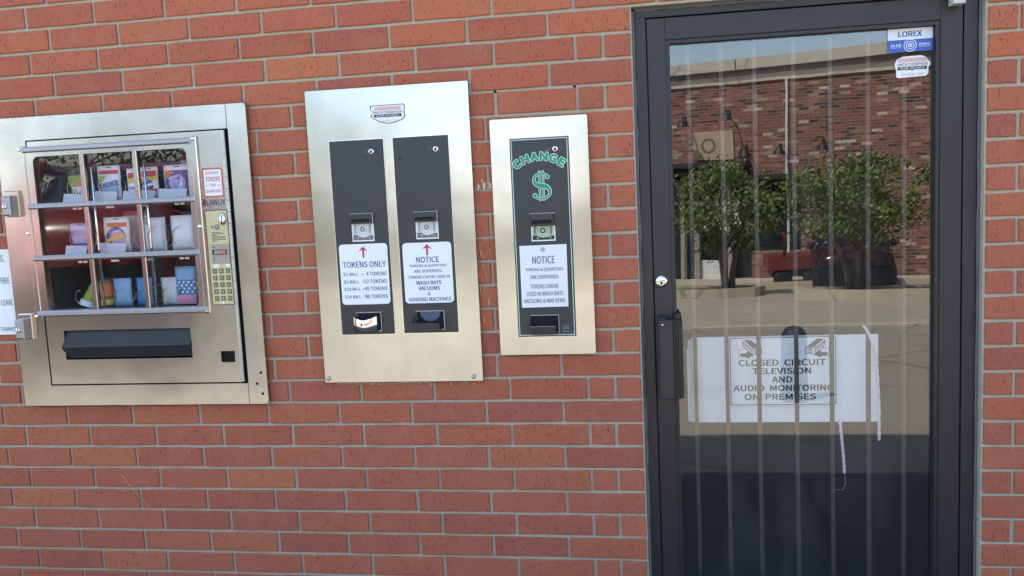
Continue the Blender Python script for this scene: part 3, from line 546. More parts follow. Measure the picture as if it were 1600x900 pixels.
# goods inside: every packet is its own thing
for nm, c in (('p_white', (.78, .79, .81)), ('p_grey', (.55, .57, .60)), ('p_orange', (.62, .16, .03)), ('p_red', (.55, .06, .05)), ('p_yellow', (.62, .50, .05)), ('p_blue', (.06, .20, .46)), ('p_navy', (.05, .07, .26)), ('p_violet', (.36, .30, .55)), ('p_pink', (.62, .30, .42)), ('p_lime', (.33, .36, .04)), ('p_sky', (.22, .38, .58)), ('p_olive', (.10, .12, .05)), ('p_brown', (.2, .08, .05))):
    plain(nm, c, 0.4, 0, 0.15, 45)
def coil(x, z, r):
    mb = MB(); P = []
    for i in range(64): a = 2 * math.pi * i / 18 + math.pi / 2; P.append((x + r * math.cos(a), 0.022 + i * 0.0030, z + r + r * math.sin(a) * 1.0))
    mb.tube(P, 0.0016, 5); return mb.build('coil', 'wire', vm, True)
def packet(name, label, cat, x, z, w, h, base, art, y=0.045, tilt=0.0, cuff=True):
    nx, nz = 6, 8; mb = MB(); vs = []
    for s in (1, -1):
        for j in range(nz + 1):
            for i in range(nx + 1):
                u, v = i / nx * 2 - 1, j / nz
                bul = (1 - u ** 4) * math.sin(math.pi * min(1, v * 1.12)) if v < .89 else 0
                vs.append((x + u * w / 2 * (1 - 0.02 * math.sin(v * 9 + w * 50)), y - s * (0.0015 + 0.011 * bul) + v * h * tilt, z + v * h))
    n1 = (nx + 1) * (nz + 1); fs = []
    for j in range(nz):
        for i in range(nx):
            a = j * (nx + 1) + i; fs += [(a, a + 1, a + nx + 2, a + nx + 1), (n1 + a + nx + 1, n1 + a + nx + 2, n1 + a + 1, n1 + a)]
    for j in range(nz): a = j * (nx + 1); fs += [(a, a + nx + 1, n1 + a + nx + 1, n1 + a), (a + nx, n1 + a + nx, n1 + a + 2 * nx + 1, a + 2 * nx + 1)]
    for i in range(nx): fs += [(i, n1 + i, n1 + i + 1, i + 1)]; a = nz * (nx + 1) + i; fs += [(a, a + 1, n1 + a + 1, n1 + a)]
    mb.add(vs, fs); root = mb.build(name, base, None, True); tag(root, label, cat, 'packets on the vending machine shelves')
    def sy(u, v):
        bul = (1 - u ** 4) * math.sin(math.pi * min(1, v * 1.12)) if v < .89 else 0
        return y - (0.0015 + 0.011 * bul) + v * h * tilt - 0.0012
    for k_, a in enumerate(art):
        m = MB(); nm, mat, kind = a[0], a[1], a[2]
        if kind == 'band':
            u0, u1, v0, v1 = a[3:7]; sk_ = a[7] if len(a) > 7 else 0
            for i in range(6):
                for j in range(3):
                    q = []
                    for du, dv in ((0, 0), (1, 0), (1, 1), (0, 1)):
                        u = u0 + (u1 - u0) * (i + du) / 6; v = v0 + (v1 - v0) * (j + dv) / 3 + sk_ * (u - u0); q.append((x + u * w / 2, sy(u, v) - .0003 * k_, z + v * h))
                    m.add(q, [(0, 1, 2, 3)])
        elif kind == 'disc':
            cu, cv_, r = a[3:6]; pts = [(x + cu * w / 2, sy(cu, cv_) - .0003 * k_, z + cv_ * h)]
            for i in range(18): t = 2 * math.pi * i / 18; u = cu + r * math.cos(t); v = cv_ + r * w / 2 / h * math.sin(t); pts.append((x + u * w / 2, sy(max(-1, min(1, u)), v) - .0003 * k_, z + v * h))
            m.add(pts, [(0, 1 + i, 1 + (i + 1) % 18) for i in range(18)])
        elif kind == 'text':
            t, cu, cv_, tw, th, rt = a[3:9]; m.text(t, 0, 0, tw, th, 0, 0.02, rt)
            m.v = [(x + cu * w / 2 + vx, sy(max(-1, min(1, cu + vx * 2 / w)), cv_ + vz / h) - .0003 * k_ - .001, z + cv_ * h + vz) for vx, _, vz in m.v]
        m.build(nm, mat, root)
    if cuff:
        m = MB(); m.add([(x - w * .62, 0.014, z), (x + w * .45, 0.014, z), (x + w * .45, 0.024, z + h * .26), (x - w * .62, 0.024, z + h * .30)], [(0, 1, 2, 3)]); m.build('bottom_flap', 'p_grey', root)
    return root
H = ('hang_hole', 'hole_black', 'band', -.22, .22, .935, .96)
packet('wipes_packet', 'olive and orange packet in the top left window cell', 'packet', -1.925, SH[0], 0.074, 0.108, 'p_olive', [H, ('art', 'p_lime', 'band', -1, 1, .55, .86), ('art', 'p_orange', 'band', -.1, 1, .42, .66), ('lettering', 'p_white', 'text', 'TOWEL', .2, .40, .05, .024, 0), ('art', 'p_grey', 'band', -1, 1, .02, .26)])
packet('wipes_packet', 'white and pale blue packet lettered REMOVER on the top shelf', 'packet', -1.806, SH[0], 0.084, 0.122, 'p_white', [H, ('art', 'p_red', 'band', -.9, .9, .76, .87), ('art', 'p_yellow', 'band', -.9, -.3, .56, .72), ('art', 'p_sky', 'band', -.8, .9, .12, .38, .06), ('lettering', 'p_navy', 'text', 'REMOVER', .0, .47, .074, .017, .16)])
packet('wipes_packet', 'white packet with red and yellow corners left of the right top cell', 'packet', -1.716, SH[0], 0.046, 0.108, 'p_white', [('art', 'p_red', 'band', -.7, .9, .68, .86), ('art', 'p_yellow', 'band', -.7, .5, .52, .66, .05), ('art', 'p_violet', 'band', -.8, .9, .34, .42)])
packet('wipes_packet', 'red, yellow and black striped packet on the top shelf', 'packet', -1.655, SH[0], 0.062, 0.110, 'p_white', [H, ('art', 'p_red', 'band', -.9, .9, .70, .88), ('art', 'p_yellow', 'band', -.9, .95, .52, .64, .04), ('art', 'p_navy', 'disc', -.1, .42, .7), ('art', 'p_white', 'band', -.6, .8, .36, .44, .06), ('art', 'p_red', 'band', -.5, .9, .24, .32)])
packet('wipes_packet', 'navy and orange packet at the right end of the top shelf', 'packet', -1.552, SH[0], 0.096, 0.112, 'p_white', [H, ('art', 'p_navy', 'band', -.92, .92, .10, .84), ('art', 'p_orange', 'band', -.92, -.3, .60, .84), ('art', 'p_violet', 'disc', .1, .45, .62), ('art', 'p_sky', 'disc', .35, .36, .35), ('lettering', 'p_white', 'text', 'SHINE', -.2, .62, .036, .009, .1)])
packet('wipes_packet', 'plain white packet tilted behind the navy and orange one', 'packet', -1.533, SH[0], 0.088, 0.132, 'p_white', [], y=0.11, tilt=0.1, cuff=False)
packet('wipes_packet', 'violet and blue packet in the left cell of the middle shelf', 'packet', -1.936, SH[1], 0.076, 0.108, 'p_violet', [H, ('art', 'p_violet', 'band', -.9, .9, .56, .86), ('art', 'p_pink', 'band', -.8, .9, .46, .56, .03), ('art', 'p_sky', 'band', -.4, .95, .36, .50), ('art', 'p_navy', 'band', -.9, .9, .30, .36)])
packet('wipes_packet', 'white packet with an orange header and round rainbow picture', 'packet', -1.796, SH[1], 0.096, 0.124, 'p_white', [H, ('art', 'p_orange', 'band', -.72, .85, .72, .84), ('art', 'p_navy', 'disc', 0, .44, .76), ('art', 'p_pink', 'disc', .18, .42, .56), ('art', 'p_sky', 'band', -.3, .6, .22, .32), ('art', 'p_yellow', 'band', -.72, .72, .30, .38, .10), ('lettering', 'p_white', 'text', 'CLEAN', .02, .60, .040, .010, .12)])
packet('wipes_packet', 'pinkish white packet leaning behind the rainbow picture packet', 'packet', -1.770, SH[1], 0.10, 0.142, 'p_pink', [('art', 'p_white', 'band', -1, 1, .0, .88)], y=0.12, tilt=0.05, cuff=False)
packet('blank_card', 'narrow blank grey white card left of the right divider, middle shelf', 'card', -1.690, SH[1], 0.036, 0.092, 'p_white', [], cuff=False)
packet('blank_card', 'blank white card just right of the right divider, middle shelf', 'card', -1.640, SH[1], 0.054, 0.116, 'p_white', [('art', 'p_grey', 'band', .55, 1, .02, .96)], cuff=False)
packet('blank_card', 'largest blank white card at the right end of the middle shelf', 'card', -1.546, SH[1], 0.090, 0.120, 'p_white', [('art', 'p_grey', 'band', .72, 1, .02, .96)], cuff=False)
for x in (-1.925, -1.806, -1.655, -1.552): coil(x + 0.004, SH[0] + 0.002, 0.043)
for x in (-1.936, -1.796, -1.690, -1.640, -1.546): coil(x + 0.004, SH[1] + 0.002, 0.042)
def cloth(label, x, z, w, h, mat, bands=(), lean=0.0, tip=0.8):
    mb = MB(); P = []; rs = []
    for i in range(9): t = i / 8; P.append((x + lean * t, 0.07 + 0.02 * t, z + h * t)); rs.append(w / 2 * (1 - (1 - tip) * t + 0.05 * math.sin(i * 2.3)))
    mb.tube(P, 1, 14, True, rs); o = tag(mb.build('rolled_cloth', mat, None, True), label, 'cloth')
    for bm_, v0, v1 in bands:
        b = MB(); b.tube([(x + lean * v0, 0.07 + .02 * v0, z + h * v0), (x + lean * v1, 0.07 + .02 * v1, z + h * v1)], 1, 14, False, [w / 2 * (1 - (1 - tip) * v0) + .004, w / 2 * (1 - (1 - tip) * v1) + .004]); b.build('band', bm_, o, True)
    return o
cloth('yellow green rolled cloth at the left of the bottom shelf', -1.955, SH[2], 0.058, 0.084, 'p_lime', [('p_white', 0.0, 0.22)], 0.03, 0.55)
packet('cloth_pack', 'pale blue folded cloth pack in the middle of the bottom shelf', 'cloth', -1.795, SH[2], 0.066, 0.098, 'p_sky', [], cuff=False)
packet('cloth_pack', 'dark blue folded cloth pack beside the right divider, bottom shelf', 'cloth', -1.712, SH[2], 0.058, 0.098, 'p_blue', [], cuff=False)
packet('cloth_pack', 'grey folded cloth pack in the right cell, bottom shelf', 'cloth', -1.616, SH[2], 0.062, 0.096, 'p_grey', [], cuff=False)
cn = MB(); cn.lathe((-1.872, 0.075, SH[2]), [(0.026, 0.0), (0.027, 0.004), (0.027, 0.088), (0.024, 0.094), (0.012, 0.098)], 18, 'z'); cn = tag(cn.build('spray_can', 'p_brown', None, True), 'brown spray can with an orange label on the bottom shelf', 'can')
b = MB(); b.tube([(-1.872, 0.075, SH[2] + .035), (-1.872, 0.075, SH[2] + .080)], 0.0275, 18, False); b.build('label_band', 'p_orange', cn, True); b = MB(); b.tube([(-1.872, 0.075, SH[2] + .004), (-1.872, 0.075, SH[2] + .024)], 0.0275, 18, False); b.build('label_band', 'p_yellow', cn, True)
dots = [('dot', 'p_white', 'disc', -.7 + .46 * i + (.2 if j % 2 else 0), .34 + .085 * j, .10) for j in range(4) for i in range(4)]
packet('towel_pack', 'blue pack of towels with white dots at the right of the bottom shelf', 'pack', -1.553, SH[2], 0.076, 0.132, 'p_sky', [('art', 'p_blue', 'band', -.95, .95, .28, .66)] + dots + [('art', 'p_pink', 'band', -.95, .95, .02, .26)], cuff=False)
packet('snack_pack', 'green and brown pack at the far right end of the bottom shelf', 'pack', -1.496, SH[2], 0.040, 0.098, 'p_brown', [('art', 'p_lime', 'band', -.9, .9, .55, .8, .1)], cuff=False)
for x in (-1.945, -1.872, -1.792, -1.708, -1.613, -1.550): coil(x, SH[2] + 0.002, 0.030)

# ------------------------------------------------------------------ token changer
tk = thing('token_changer', 'tall steel wall plate with two black token machine fronts', 'token machine', (-0.78, 0, 0.871))
MB().poly(rrect(-1.050, -0.5105, 0.872, 1.8325, 0.004, 3), -0.015, 0.006).build('face_plate', 'steel_plate', tk)
for x in (-1.037, -0.541): o = MB().lathe((x, -0.015, 0.886), [(0.0, -0.004), (0.005, -0.0045), (0.0075, -0.003), (0.008, 0.0)], 14).build('bolt', 'alu_bar', tk, True)
shp = [(-0.830, 1.7715), (-0.7235, 1.7725), (-0.7215, 1.768), (-0.7225, 1.748), (-0.721, 1.738), (-0.7245, 1.730), (-0.738, 1.7235), (-0.758, 1.7185), (-0.776, 1.7165), (-0.800, 1.722), (-0.822, 1.733), (-0.829, 1.738), (-0.8295, 1.745), (-0.820, 1.750), (-0.831, 1.760)]
so_ = shield(tk, shp, -0.0155, -0.829, -0.723, 1.772, 1.716, '1 882-15')
cxs, czs = -0.776, 1.745
MB().ring([(cxs + (x - cxs) * 1.055, czs + (z - czs) * 1.085) for x, z in shp], [(cxs + (x - cxs) * .985, czs + (z - czs) * .975) for x, z in shp], -0.0152).build('outline', 'ink_black', so_)
def bill_print(parent, x0, x1, z0, z1, y, green):
    o = MB().poly([(x0, z0), (x1, z0), (x1, z1), (x0, z1)], y).build('bill_picture', 'bill_green' if green else 'bill_light', parent)
    w, h = x1 - x0, z1 - z0; fx = 'gasket' if green else 'bill_brown'
    a = MB(); cx = (x0 + x1) / 2; y1 = y - .0004
    a.poly([(x0, z0), (x1, z0), (x1, z0 + h * .28), (cx + w * .30, z0 + h * .28), (cx + w * .18, z0 + h * .19), (cx, z0 + h * .15), (cx - w * .16, z0 + h * .20), (cx - w * .26, z0 + h * .32), (x0, z0 + h * .34)], y1)
    a.ring(circ(cx - w * .02, z0 + h * .66, w * .125, 16), circ(cx - w * .02, z0 + h * .66, w * .07, 16), y1)
    for fx_ in (.08, .14, .80, .86): a.box(x0 + w * fx_, x0 + w * (fx_ + .03), y1, y1 + .0001, z0 + h * .40, z0 + h * .95)
    for fx_ in (.68, .26): a.box(x0 + w * fx_, x0 + w * (fx_ + .015), y1, y1 + .0001, z0 + h * .45, z0 + h * .9)
    a.build('print', fx, o)
    b = MB(); b.text('$', x0 + w * .24, z0 + h * .17, w * .10, h * .2, y1 - .0004, .02, -.5); b.text('$', x0 + w * .80, z0 + h * .17, w * .10, h * .2, y1 - .0004, .02, .5)
    if not green: b.poly(circ(cx - w * .02, z0 + h * .66, w * .05, 12), y1)
    b.build('lettering', 'bill_green' if green else 'bill_grey', o)
    MB().ring([(x0 - .003, z0 - .004), (x1 + .003, z0 - .004), (x1 + .003, z1), (x0 - .003, z1)], [(x0, z0), (x1, z0), (x1, z1), (x0, z1)], y - .0006, y + .001).build('border', 'paper_white', o)
def slot(parent, x0, x1, z0, zt, zm, y, green=False, full=True):
    s = MB(); s.box(x0 + .002, x1 - .002, y - .014, y, zm, zt - .002, .002); so = s.build('bill_acceptor', 'plastic_black', parent)
    MB().box(x0 + .006, x1 - .008, y - .0150, y - .013, zm + (zt - zm) * .18, zm + (zt - zm) * .46).build('bill_slot', 'hole_black', so)
    MB().box(x0 + .004, x1 - .004, y - .0146, y - .013, zm + (zt - zm) * .50, zm + (zt - zm) * .95).build('bezel', 'panel_black', so)
    t = MB(); t.box(x0, x1 + .003, y - .009, y, zt - .0024, zt)
    if full: t.box(x1 + .0002, x1 + .003, y - .009, y, zm, zt - .0024)
    t.build('bright_edge', 'alu_bar', so); bill_print(parent, x0 + .005, x1 - .001, z0 + .005, zm, y - .0012, green)
def arrow(cx, zt, s, y, fat=False):
    if fat: return MB().poly([(cx, zt), (cx + s, zt - s * .85), (cx + s * .45, zt - s * .85), (cx + s * .45, zt - s * 1.3), (cx - s * .45, zt - s * 1.3), (cx - s * .45, zt - s * .85), (cx - s, zt - s * .85)], y)
    return MB().poly([(cx, zt), (cx + s, zt - s * .95), (cx + s * .2, zt - s * .62), (cx + s * .16, zt - s * 2.1), (cx - s * .16, zt - s * 2.1), (cx - s * .2, zt - s * .62), (cx - s, zt - s * .95)], y)
def led(parent, x, z, y):
    o = MB().lathe((x, y, z), [(0.0055, -0.004), (0.0075, -0.004), (0.0095, -0.001), (0.0095, 0.0)], 20).build('indicator_light', 'chrome', parent, True)
    MB().lathe((x, y, z), [(0.0, -0.0075), (0.003, -0.007), (0.0055, -0.004)], 16).build('red_lens', 'led_red', o, True); return o
for nm, x0, x1, z0, z1 in (('left', -0.978, -0.797, 1.0335, 1.668), ('right', -0.7645, -0.5825, 1.0345, 1.6685)):
    pn = MB().box(x0, x1, -0.0195, -0.014, z0, z1, 0.001).build('machine_front', 'panel_black', tk); y = -0.0195
    L = nm == 'left'
    MB().ring([(x0 - .0022, z0 - .0022), (x1 + .0022, z0 - .0022), (x1 + .0022, z1 + .0022), (x0 - .0022, z1 + .0022)], [(x0, z0), (x1, z0), (x1, z1), (x0, z1)], -0.0165, -0.015).build('edge_trim', 'steel_bright', tk)
    led(tk, -0.837 if L else -0.624, 1.629 if L else 1.6255, y)
    if not L: MB().lathe((-0.745, y, 1.603), [(0.003, -0.002), (0.0045, -0.001), (0.005, 0)], 12).build('rivet', 'plastic_black', tk)
    prints(tk, 'ink_grey', [('OUT OF', (-0.855 if L else -0.645), 1.631, 0.012, 0.003, dict(bold=0)), ('SERVICE', (-0.855 if L else -0.645), 1.626, 0.013, 0.003, dict(bold=0))], y - .0006, 'small_print')
    if L: slot(tk, -0.921, -0.847, 1.340, 1.433, 1.399, y)
    else: slot(tk, -0.706, -0.632, 1.340, 1.430, 1.397, y)
    if L: pl = MB().poly(rrect(-0.968, -0.804, 1.134, 1.333, 0.012), -0.0225, -0.019).build('placard', 'placard', tk)
    else: pl = MB().poly(rrect(-0.753, -0.591, 1.133, 1.330, 0.012), -0.0225, -0.019).build('placard', 'placard', tk)
    pl['label'] = 'rounded white token price placard with a red arrow' if L else 'rounded white notice placard with a red arrow'
    arrow(-0.8855 if L else -0.671, 1.3245, 0.0175, -0.0229).build('arrow_mark', 'arrow_red', pl)
    if L:
        prints(pl, 'ink_blue', [('TOKENS ONLY', -0.885, 1.266, 0.146, 0.0195, dict(bold=.008))], -0.0229)
        T = [('$1 BILL', '=', '4 TOKENS', 1.2345), ('$5 BILL', '=', '22 TOKENS', 1.2095), ('$10 BILL', '=', '45 TOKENS', 1.1855), ('$20 BILL', '=', '90 TOKENS', 1.1600)]
        ls = []
        for a, b_, c_, z in T:
            wa = 0.050 if len(a) == 7 else 0.056; wc = 0.068 if len(c_) == 8 else 0.076
            ls += [(a, -0.958 + wa / 2, z, wa, 0.0122, dict(bold=.012)), ('=', -0.892, z, 0.007, 0.0045, dict(bold=.012)), (c_, -0.812 - wc / 2, z, wc, 0.0122, dict(bold=.012))]
        prints(pl, 'ink_blue', ls, -0.0229)
    else:
        prints(pl, 'ink_blue', [('NOTICE', -0.671, 1.2745, 0.075, 0.0185, dict(bold=.01)), ('TOKENS & QUARTERS', -0.671, 1.2545, 0.124, 0.0095, dict(bold=.012)), ('ARE DISPENSED.', -0.671, 1.2375, 0.094, 0.0095, dict(bold=.012)), ('TOKENS CAN BE USED IN', -0.670, 1.2185, 0.138, 0.0095, dict(bold=.012)), ('WASH BAYS', -0.671, 1.1995, 0.083, 0.0125, dict(bold=.02)), ('VACUUMS', -0.671, 1.1815, 0.070, 0.0125, dict(bold=.02)), ('&', -0.672, 1.1635, 0.008, 0.0105), ('VENDING MACHINES', -0.671, 1.1455, 0.141, 0.0125, dict(bold=.010))], -0.0229)
    cx0, cx1 = (-0.930, -0.840) if L else (-0.727, -0.628)
    cu = MB(); cu.box(cx0 + .010, cx1, y - .002, y, 1.048, 1.106); cup = cu.build('coin_cup', 'hole_black', tk)
    ed = MB(); ed.box(cx0 + .006, cx1 + .003, y - .006, y, 1.106, 1.1085); ed.box(cx1 + .0005, cx1 + .003, y - .006, y, 1.044, 1.106); ed.box(cx1 - .008, cx1, y - .006, y, 1.044, 1.0465); ed.build('bright_edge', 'alu_bar', cup)
    if L:
        m = MB(); vs = []; n = 14; a0, a1 = cx0 - .004, cx1 - .014
        for i in range(n + 1):
            t = i / n; x = a0 + (a1 - a0) * t; d = math.sin(math.pi * t)
            vs += [(x, y - .006 - .020 * d, 1.094 - .010 * d), (x, y - .006 - .026 * d, 1.068 - .004 * d), (x, y - .006 - .020 * d, 1.046 + .0 * d), (x, y - .001, 1.044)]
        m.add(vs, [(i * 4 + j, i * 4 + j + 1, i * 4 + j + 5, i * 4 + j + 4) for i in range(n) for j in range(3)]); sc = m.build('chrome_scoop', 'chrome', cup, True)
        MB().poly(circ(-0.898, 1.073, .0022, 8), y - .033, y - .030).build('pin_hole', 'hole_black', cup)
    else:
        m = MB(); m.add([(cx0 - .004, y - .004, 1.072), (cx1 - .010, y - .030, 1.071), (cx0 + .006, y - .004, 1.044), (cx1 - .008, y - .030, 1.044), (cx0 - .004, y - .030, 1.072), (cx0 + .006, y - .030, 1.044), (cx0 + .008, y - .002, 1.100), (cx1 - .010, y - .002, 1.071)],
                        [(4, 1, 3, 5), (0, 4, 5, 2), (4, 6, 0), (1, 7, 3), (2, 5, 3)]); m.build('cup_front', 'plastic_black', cup)
        MB().poly([p_ for p_ in circ(-0.672, 1.106, 0.034, 40) if p_[1] <= 1.1065], y - .0045, y - .0025).build('blue_disc', 'disc_blue', cup)

# ------------------------------------------------------------------ change machine
cm = thing('change_machine', 'small steel framed black change machine with a green dollar sign', 'change machine', (-0.293, 0, 0.955))
MB().poly(rrect(-0.4475, -0.1400, 0.9555, 1.7065, 0.007, 4), -0.015, 0.006).build('face_plate', 'steel_plate', cm)
x0, x1, z0, z1 = -0.386, -0.200, 1.0145, 1.644; y = -0.0195
MB().box(x0, x1, y, -0.014, z0, z1, .001).build('machine_front', 'panel_black', cm)
MB().ring([(x0 + .004, z0 + .004), (x1 - .004, z0 + .004), (x1 - .004, z1 - .004), (x0 + .004, z1 - .004)], [(x0 + .0062, z0 + .0062), (x1 - .0062, z0 + .0062), (x1 - .0062, z1 - .0062), (x0 + .0062, z1 - .0062)], y - .0004).build('pale_line', 'pale_green', cm)
led(cm, -0.243, 1.6055, y); prints(cm, 'ink_grey', [('OUT OF', -0.267, 1.6075, 0.013, 0.0032, dict(bold=0)), ('SERVICE', -0.267, 1.602, 0.017, 0.0032, dict(bold=0)), ('POWER', -0.223, 1.6095, 0.012, 0.0032, dict(bold=0)), ('ON', -0.223, 1.604, 0.006, 0.0032, dict(bold=0))], y - .0006, 'small_print')
for spr, mat, dy in ((0.0040, 'pale_green', .0006), (0.0019, 'green_print', .0012)):
    mb = MB()
    for i, chh in enumerate('CHANGE'):
        a = (-2.5 + i) * 0.235; rr = 0.128; cx = -0.2945 + rr * math.sin(a); cz = 1.4575 + rr * math.cos(a)
        mb.text(chh, cx, cz, 0.0195 + (.002 if chh in 'HAN' else -.002 if chh == 'E' else 0), 0.0225, y - dy, 0, -a, 0, spr)
    mb.build('lettering' if mat == 'green_print' else 'lettering_outline', mat, cm)
def dollar(grow, y):
    mb = MB(); cx, cz = -0.2905, 1.494; P = []
    for i in range(41):
        t = i / 40
        if t < .5: a = math.radians(35 + 235 * (t / .5)); P.append((cx + .0235 * math.cos(a), cz + .0185 + .0185 * math.sin(a)))
        else: a = math.radians(90 - 235 * ((t - .5) / .5)); P.append((cx + .0265 * math.cos(a), cz - .0205 + .0205 * math.sin(a)))
    L_, Rr = [], []
    for i, (x, z) in enumerate(P):
        q0, q1 = P[max(0, i - 1)], P[min(40, i + 1)]; dx, dz = q1[0] - q0[0], q1[1] - q0[1]; l = math.hypot(dx, dz) or 1; t = i / 40
        w = .0022 + .0040 * math.exp(-((t - .5) / .17) ** 2) + grow; L_.append((x - dz / l * w, y, z + dx / l * w)); Rr.append((x + dz / l * w, y, z - dx / l * w))
    n = 41; mb.add(L_ + Rr, [(i, i + 1, n + i + 1, n + i) for i in range(n - 1)])
    for e in (P[0], P[-1]): mb.poly(circ(e[0], e[1] - (.002 if e is P[0] else -.002), 0.0056 + grow, 16), y - .0001)
    return mb
sg = MB(); 
for dx in (-.0058, .0058): sg.box(-0.2905 + dx - .0036, -0.2905 + dx + .0036, y - .0005, y - .0004, 1.447, 1.541)
sg.build('dollar_bar_outline', 'pale_green', cm)
dollar(.0022, y - .0006).build('dollar_outline', 'pale_green', cm); dollar(0.0, y - .0010).build('dollar_sign', 'green_print', cm)
sg = MB()
for dx in (-.0058, .0058): sg.box(-0.2905 + dx - .0015, -0.2905 + dx + .0015, y - .0014, y - .0012, 1.449, 1.539)
sg.build('dollar_bar', 'green_print', cm)
slot(cm, -0.331, -0.255, 1.319, 1.409, 1.3685, y, True, False)
pl = MB().poly([(-0.370, 1.109), (-0.221, 1.110), (-0.2195, 1.308), (-0.3695, 1.307)], y - .0015, y).build('paper_notice', 'paper_white', cm)
arrow(-0.295, 1.3015, .0115, y - .002, True).build('arrow_mark', 'arrow_grey', pl)
prints(pl, 'ink_grey', [('NOTICE', -0.294, 1.2605, 0.072, 0.0235, dict(bold=.012)), ('TOKENS & QUARTERS', -0.294, 1.2295, 0.121, 0.0125, dict(bold=.012)), ('ARE DISPENSED', -0.294, 1.2065, 0.090, 0.0125, dict(bold=.012)), ('TOKENS CAN BE', -0.295, 1.1765, 0.090, 0.0135, dict(bold=.012)), ('USED IN WASH BAYS', -0.294, 1.153, 0.117, 0.0135, dict(bold=.012)), ('VACUUMS & MAX VEND.', -0.295, 1.130, 0.134, 0.0135, dict(bold=.012))], y - .002)
cu = MB().box(-0.343, -0.255, y - .002, y, 1.030, 1.083).build('coin_cup', 'hole_black', cm)
m = MB(); m.add([(-0.347, y - .002, 1.051), (-0.262, y - .026, 1.052), (-0.338, y - .024, 1.024), (-0.262, y - .024, 1.024), (-0.347, y - .026, 1.051), (-0.338, y - .002, 1.024), (-0.343, y - .002, 1.082), (-0.259, y - .002, 1.052)], [(4, 1, 3, 2), (0, 4, 2, 5), (4, 6, 0), (1, 7, 3)]); m.build('cup_front', 'plastic_black', cu)
m = MB(); m.box(-0.343, -0.2525, y - .006, y, 1.083, 1.0852); m.box(-0.2540, -0.2522, y - .006, y, 1.024, 1.083); m.box(-0.345, -0.261, y - .0275, y - .026, 1.0505, 1.0515); m.build('bright_edge', 'alu_bar', cu)
lg = MB()
for i in range(4):
    for j in range(3): lg.box(-0.2405 + i * .0050, -0.2368 + i * .0050, y - .0006, y - .0004, 1.0370 + j * .0042, 1.0398 + j * .0042)
lg.box(-0.2405, -0.2375, y - .0006, y - .0004, 1.024, 1.036); lg.box(-0.234, -0.219, y - .0006, y - .0004, 1.028, 1.031); lg.build('maker_mark', 'ink_grey', cm)

# ------------------------------------------------------------------ notice at the left edge
nt_ = thing('notice_sign', 'white rounded notice sign left of the vending machine, ending in THANKS', 'sign', (-2.3, 0, 1.057))
pl = MB().poly(rrect(-2.50, -2.186, 1.058, 1.361, 0.008), -0.0045, -0.0015).build('plate', 'placard', nt_)
prints(pl, 'ink_grey', [('NOTICE', -2.252, 1.334, 0.084, 0.017, dict(bold=.01)), ('FREE', -2.214, 1.251, 0.034, 0.021, dict(bold=.012)), ('YOU LEAVE', -2.233, 1.173, 0.080, 0.021, dict(bold=.012)), ('THANKS!', -2.222, 1.078, 0.062, 0.015, dict(bold=.012))], -0.0049)
MB().box(-2.294, -2.209, -0.0050, -0.0046, 1.319, 1.3215).build('underline', 'ink_black', pl)

# ------------------------------------------------------------------ across the lot (seen in the glass and steel)
FA = math.atan2(2.0, 7.0); fx, fy, fz0 = 0.2, -24.1, -1.65
fb = thing('shop_building', 'long building of mixed old red brick with a concrete coping across the lot', 'building', (fx, fy, fz0)); fb.rotation_euler.z = FA
def lb(mb, name, mat, **k):   # build in the facade's own axes
    o = mb.build(name, mat, None, **k); o.parent = fb; return o
lb(MB().plate(-1.6, 26, 0, 5.75, 0.0, -0.35 - 0.0, [(-1.6, 3.9, 0, 3.45)]), 'wall', 'mixed_old_brick') if False else None
m = MB(); m.plate(-1.6, 26, 0, 5.78, -0.35, 0.0, [(-1.0, 2.6, -0.1, 3.55), (2.6, 3.95, 0.95, 3.15)]); lb(m, 'wall', 'mixed_old_brick')
m = MB(); m.box(-1.6, 26, -8, -0.4, 0, 5.7); lb(m, 'rear_block', 'dark_shop')
m = MB(); m.box(-1.65, 26.05, -0.35, 0.02, 5.78, 6.08); lb(m, 'fascia', 'fascia_grey'); m = MB(); m.box(-1.65, 26.05, 0.0, 0.06, 5.70, 5.78); lb(m, 'ledge', 'coping')
for i in range(7): x = -1.7 + i * 4.0; m = MB(); m.box(x, x + 3.97, -0.4, 0.13, 6.08, 6.38); lb(m, 'coping', 'coping')
m = MB(); m.box(-1.0, 2.6, -0.02, 0.85, 3.42, 3.55); m.box(2.6, 4.0, 0.0, 0.85, 3.02, 3.15); lb(m, 'awning', 'lamp_black')
for a, w in ((-0.3, .95), (1.05, .95)):
    P = [(a, 0)] + [(a, 2.6)] + [(a + w / 2 - w / 2 * math.cos(t), 2.6 + .55 * math.sin(t)) for t in [math.pi * i / 10 for i in range(1, 10)]] + [(a + w, 2.6), (a + w, 0)]
    m = MB(); m.tube([(x, 0.12, z) for x, z in P], .09, 6); lb(m, 'arch', 'arch_stone')
m = MB(); m.box(1.0, 2.15, 0.0, 0.05, 3.62, 4.42); o = lb(m, 'sign_board', 'tan_board'); q = MB(); q.ring(circ(1.45, 4.02, .22, 20), circ(1.45, 4.02, .15, 20), 0.053, 0.0502); o2 = q.build('round_mark', 'bark', None); o2.parent = o
for x0, x1, z0, z1 in ((1.1, 2.3, 1.60, 2.45), (1.1, 1.85, 0.05, 0.72)): m = MB(); m.box(x0, x1, 0.0, 0.06, z0, z1); lb(m, 'white_panel', 'white_panel')
m = MB(); m.box(-0.9, 3.9, -0.34, -0.30, 0.05, 3.3); lb(m, 'shop_window', 'car_glass')
m = MB(); m.box(3.58, 3.64, 0.0, 0.07, 0.2, 5.7); lb(m, 'downspout', 'spout_white')
